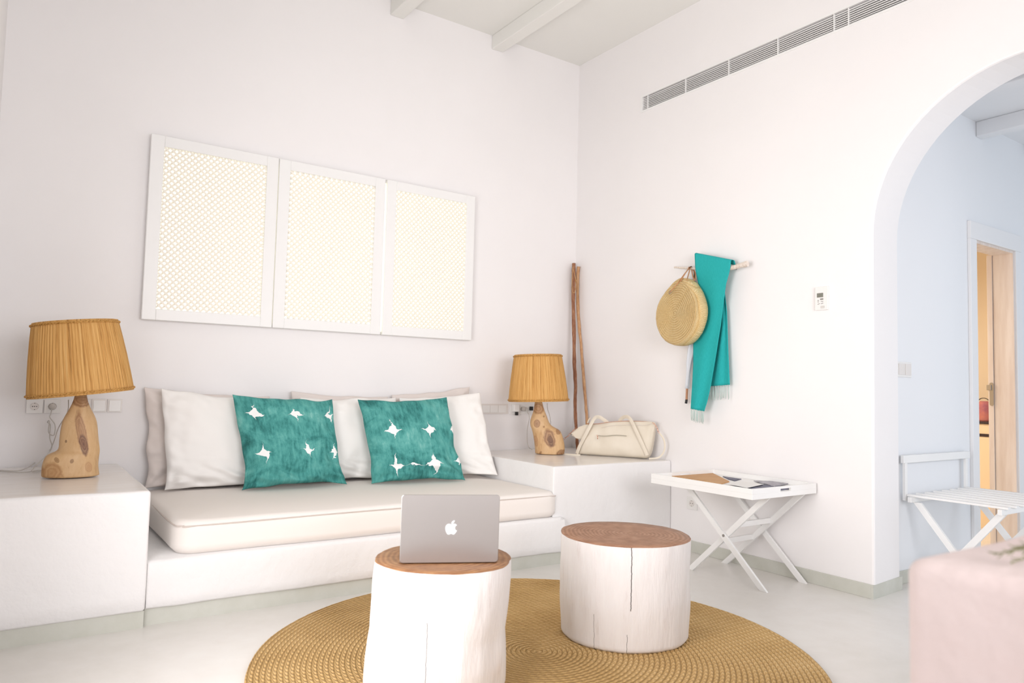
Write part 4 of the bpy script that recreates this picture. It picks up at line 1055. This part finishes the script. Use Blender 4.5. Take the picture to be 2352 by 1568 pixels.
add_loft(bm, rings); body = link('body', bm, M['leather'], t); md = body.modifiers.new('s', 'SUBSURF'); md.levels = md.render_levels = 2
# zip end flap on the left
fl = [hp_(x, y, -.03) for x, y in ((335, 548), (352, 526), (450, 432), (540, 380), (680, 352), (740, 440), (680, 560), (600, 650), (520, 655), (440, 612), (380, 582))]
bm = bmesh.new(); add_prism(bm, [p-hn*.034 for p in fl], hn*.056); bmesh.ops.bevel(bm, geom=list(bm.edges), offset=.014, segments=4, affect='EDGES')
autosmooth(link('zip_end', bm, M['leather'], t), 60)
FO = .024
tube('top_zip', smoothpath([hp_(640, 345, -.045), hp_(800, 350, -.045), hp_(940, 332, -.045), hp_(1080, 314, -.045), hp_(1400, 296, -.045), hp_(1800, 310, -.045)], 5), .0022, M['rose'], t, 6)
tube('front_seam', smoothpath([hp_(900, 425, .012), hp_(1100, 385, .014), hp_(1400, 370, .014), hp_(1700, 378, .010), hp_(1850, 345, .002)], 5), .0012, M['seam'], t, 5)
M['zipgrey'] = simple('zip_tape', 'AFA795', .6)
tube('pocket_zip', smoothpath([hp_(840, 566, .030), hp_(960, 576, .033), hp_(1180, 560, .034), hp_(1370, 574, .032)], 5), .0030, M['zipgrey'], t, 7)
bm = bmesh.new(); c = hp_(825, 568, .036)
add_tube(bm, [c+hd*math.cos(a)*.0045+V((0, 0, 1))*math.sin(a)*.0045 for a in [2*math.pi*k/12 for k in range(13)]], .0013, 6)
c2 = hp_(833, 610, .037); add_ribbon(bm, [c2+V((0, 0, .013)), c2-V((0, 0, .010))], .006, .002, hn)
link('zip_pull', bm, M['rose'], t)
def strap(P, offs, nm='handle', wd=.026):
    pts = [hp_(x, y, o) for (x, y), o in zip(P, offs)]
    ribbon(nm, smoothpath(pts, 7), wd, .0035, hn, M['leather'], t)
strap([(445, 905), (500, 760), (580, 605), (670, 430), (745, 290), (800, 228), (870, 225), (950, 275), (1020, 325)], [.0, .012, .028, .022, .0, -.03, -.06, -.075, -.075])
strap([(1755, 935), (1700, 810), (1610, 610), (1530, 440), (1475, 320), (1415, 235), (1350, 215), (1285, 245), (1235, 300)], [.02, .03, .034, .022, .0, -.02, -.04, -.06, -.07])
strap([(700, 235), (670, 270), (645, 335)], [-.03, -.035, -.04], 'handle', .010)
st = [hp_(x, y, o) for x, y, o in ((185, 650, -.01), (130, 700, .0), (100, 790, .01), (125, 885, .02), (200, 958, .03), (360, 968, .035), (510, 972, .03))]
for p in st: p.z = max(p.z, ZB+.005)
ribbon('shoulder_strap', smoothpath(st, 7), .010, .003, hn, M['leather'], t)
st = [hp_(x, y, o) for x, y, o in ((1985, 525, -.01), (2045, 600, -.01), (2080, 700, -.01), (2082, 800, -.01), (2050, 900, -.01), (1960, 980, .0), (1790, 1000, .01))]
for p in st: p.z = max(p.z, ZB+.005); p.x = min(p.x, -.012)
ribbon('shoulder_strap', smoothpath(st, 7), .013, .003, hn, M['leather'], t)
def clasp(P, off):
    bm = bmesh.new()
    for k in range(len(P)-1):
        a = hp_(*P[k], off); b = hp_(*P[k+1], off); d_ = (b-a); L_ = d_.length; d_.normalize(); s_ = d_.cross(hn).normalized(); c_ = (a+b)/2
        n_ = s_ if k % 2 == 0 else (s_*.5+hn*.6)
        add_tube(bm, [c_+d_*math.cos(q2)*L_*.6+n_*math.sin(q2)*.0045 for q2 in [2*math.pi*j/12 for j in range(13)]], .0014, 6)
    link('clasp', bm, M['rose'], t)
clasp([(185, 650), (235, 605), (285, 575), (320, 530), (380, 470), (430, 430)], -.01); clasp([(1855, 330), (1885, 345), (1920, 390), (1945, 440), (1960, 490), (1985, 525)], -.01)

# ================================================================== LUGGAGE RACK IN THE HALL
t = thing('luggage_rack', 'white slatted wooden luggage rack in the hall beyond the arch', 'luggage rack', V((.88, -2.9, 0)))
KX0, KX1, KZ = .45, 1.30, .548; KY0, KY1 = -2.64, -3.19
for k in range(8):
    x = KX0+.045+(KX1-KX0-.09)*k/7
    box('slat', (x-.016, KY1, KZ-.013), (x+.016, KY0, KZ), M['whitep'], t, .002)
box('rail', (KX0, KY1+.02, KZ-.045), (KX1, KY1+.042, KZ-.0135), M['whitep'], t, .002); box('rail', (KX0, KY0-.042, KZ-.045), (KX1, KY0-.02, KZ-.0135), M['whitep'], t, .002)
for x in (KX0+.06, KX1-.06): leg(x, KY1+.10, 0, KY0-.05, KZ-.046, .036, .02, 'leg', t)
for x in (KX0+.085, KX1-.085): leg(x, KY0-.10, 0, KY1+.05, KZ-.046, .036, .02, 'leg', t)
for x in (KX0+.03, KX1-.03): box('back_post', (x-.014, KY0+.0005, KZ-.04), (x+.014, KY0+.018, .735), M['whitep'], t, .002)
box('back_rail', (KX0, KY0+.001, .735), (KX1+.02, KY0+.02, .782), M['whitep'], t, .002)
box('stretcher', (KX0+.071, -2.93, .13), (KX1-.071, -2.91, .16), M['whitep'], t, .002)

# ================================================================== FAR ROOM FURNITURE
XD = 3.05
ztop = onX(2255, 968, XD).z; ya_, yb_ = onX(2232, 968, XD).y, onX(2290, 968, XD).y
t = thing('dresser', 'cream dresser with dark top seen through the hall doorway', 'dresser', V((XD+.27, -1.7, 0)))
box('carcass', (XD+.004, -2.3, .0), (3.597, -.9, ztop-.02), M['cream'], t, .002)
box('top', (XD-.01, -2.31, ztop-.0195), (3.597, -.89, ztop), M['darkwood'], t, .002)
zg = onX(2255, 999, XD).z; box('drawer_gap', (XD-.001, -2.28, zg-.013), (XD+.0039, -.92, zg+.013), M['darkwood'], t)
pc = onX(2258, 966, XD+.15); pr = abs(onX(2243, 940, XD+.15).y-onX(2280, 940, XD+.15).y)/2
t = thing('fabric_pouch', 'rosy fabric pouch with thin dark handle on the dresser beyond the door', 'pouch', V((XD+.15, pc.y, ztop)))
zt3 = onX(2256, 921, XD+.15).z; bm = bmesh.new(); rings = []
pcy = onX(2262, 940, XD+.15).y
for k in range(13):
    s = k/12; z = ztop+.001+(zt3-ztop)*s; r = max(.05, pr)*(1.0-.18*s-.25*max(0, s-.85)/.15)
    rings.append([V((XD+.15+math.cos(a)*r*.7, pcy+math.sin(a)*r, z)) for a in [2*math.pi*j/32 for j in range(32)]])
add_loft(bm, rings); link('body', bm, M['pink'], t)
tube('handle', smoothpath([V((XD+.13, pcy+.05, zt3)), V((XD+.13, pcy+.02, zt3+.025)), V((XD+.13, pcy-.02, zt3+.025)), V((XD+.13, pcy-.05, zt3))], 5), .004, M['darkwood'], t, 6)

# ================================================================== NEAR COUNTER WITH ROSEMARY
CZ = .90; cc = V((-2.905, -4.368, CZ))
t = thing('plaster_counter', 'blurred pinkish-white plaster counter close to the camera at lower right', 'counter', V((-2.3, -5.0, 0)))
soft_block('counter_block', cc.x-.004, cc.x+1.30, cc.y-1.15, cc.y+.004, 0, CZ, .028, .026, .007, [M['pinkplaster'], M['pinkplaster']], t, 14, 0, None, 0, 26, 11)
def sprig(base, tip, n, seed, bm):
    random.seed(seed); base, tip = V(base), V(tip); P = [base.lerp(tip, k/8)+V((0, 0, .012*math.sin(math.pi*k/8))) for k in range(9)]
    add_tube(bm, P, [.0018-.0008*k/8 for k in range(9)], 5)
    fr = (tip-base).normalized(); sd = fr.orthogonal().normalized(); up = fr.cross(sd)
    for k in range(n):
        s = .08+.92*k/n; p = base.lerp(tip, s)+V((0, 0, .012*math.sin(math.pi*s))); a = random.uniform(0, 6.28)
        d_ = (fr*.75+(sd*math.cos(a)+up*math.sin(a))*.7).normalized(); L_ = random.uniform(.014, .022)*(1.1-.4*s)
        add_tube(bm, [p, p+d_*L_*.5, p+d_*L_], [.0006, .0011, .0003], 4)
t = thing('rosemary_plant', 'rosemary sprigs reaching over the near counter at the right edge', 'plant', V((-2.62, -4.62, CZ)))
bm = bmesh.new()
pot = V((-2.60, -4.72, CZ+.0005))
add_loft(bm, lathe_rings(0, 0, [(.035, .0), (.038, .004), (.05, .085), (.054, .087), (.054, .1), (.048, .1), (.044, .08)], 40, base=pot)); link('pot', bm, M['soil'], t)
tp = onP(2283, 1273, V((-2.80, -4.50, .93)), CF); 
for k, tipv in enumerate((tp, onP(2322, 1320, V((-2.78, -4.52, .93)), CF), onP(2325, 1262, V((-2.76, -4.55, .93)), CF), onP(2345, 1255, V((-2.7, -4.6, .93)), CF), pot+V((.10, .05, .2)), pot+V((.06, -.1, .18)), pot+V((.0, .08, .22)), pot+V((.09, -.02, .22)))):
    tipv.z = max(tipv.z, CZ+.006) if k < 4 else tipv.z
    bm = bmesh.new(); b0 = pot+V((0, 0, .085)); sprig(b0, tipv, 70, 20+k, bm); link('sprig', bm, M['rosemary'], t)

# ================================================================== LIGHT AND CAMERA
def area(name, loc, rot, sx, sy, power, col):
    l = bpy.data.lights.new(name, 'AREA'); l.shape = 'RECTANGLE'; l.size = sx; l.size_y = sy; l.energy = power; l.color = col
    o = bpy.data.objects.new(name, l); C.objects.link(o); o.location = loc; o.rotation_euler = rot; return o
R_ = math.radians
l1 = area('daylight_rear_opening', (-2.7, -6.4, 1.75), (R_(90), 0, R_(-12)), 2.4, 1.7, 64, (1, .985, 1.02)); l1.data.spread = R_(140)
l2 = area('daylight_terrace_opening', (-4.42, -2.95, 1.3), (R_(90), 0, R_(-74)), 1.5, 1.8, 42, (1, .975, .98)); l2.data.spread = R_(135)
area('hall_window_light', (2.4, -6.4, 1.3), (R_(90), 0, 0), 2.8, 2.2, 36, (.76, .87, 1))
area('far_room_lamp', (1.5, -1.0, 2.35), (0, 0, 0), .5, .5, 46, (1, .90, .77))
w = bpy.data.worlds.new('World'); scene.world = w; w.use_nodes = True
bg = w.node_tree.nodes['Background']; bg.inputs[0].default_value = (.93, .96, 1, 1); bg.inputs[1].default_value = .75

cam = bpy.data.cameras.new('Camera'); co = bpy.data.objects.new('Camera', cam); C.objects.link(co)
cam.sensor_width = 36; cam.lens = FPX*36/2352
co.matrix_world = Matrix(((CR.x, CU.x, -CF.x, CAM.x), (CR.y, CU.y, -CF.y, CAM.y), (CR.z, CU.z, -CF.z, CAM.z), (0, 0, 0, 1)))
cam.dof.use_dof = True; cam.dof.focus_distance = 4.0; cam.dof.aperture_fstop = 2.6
cam.clip_start = .02
scene.camera = co
vs = scene.view_settings; vs.view_transform = 'Standard'; vs.look = 'None'; vs.gamma = 1; vs.exposure = 0.10; vs.use_curve_mapping = False
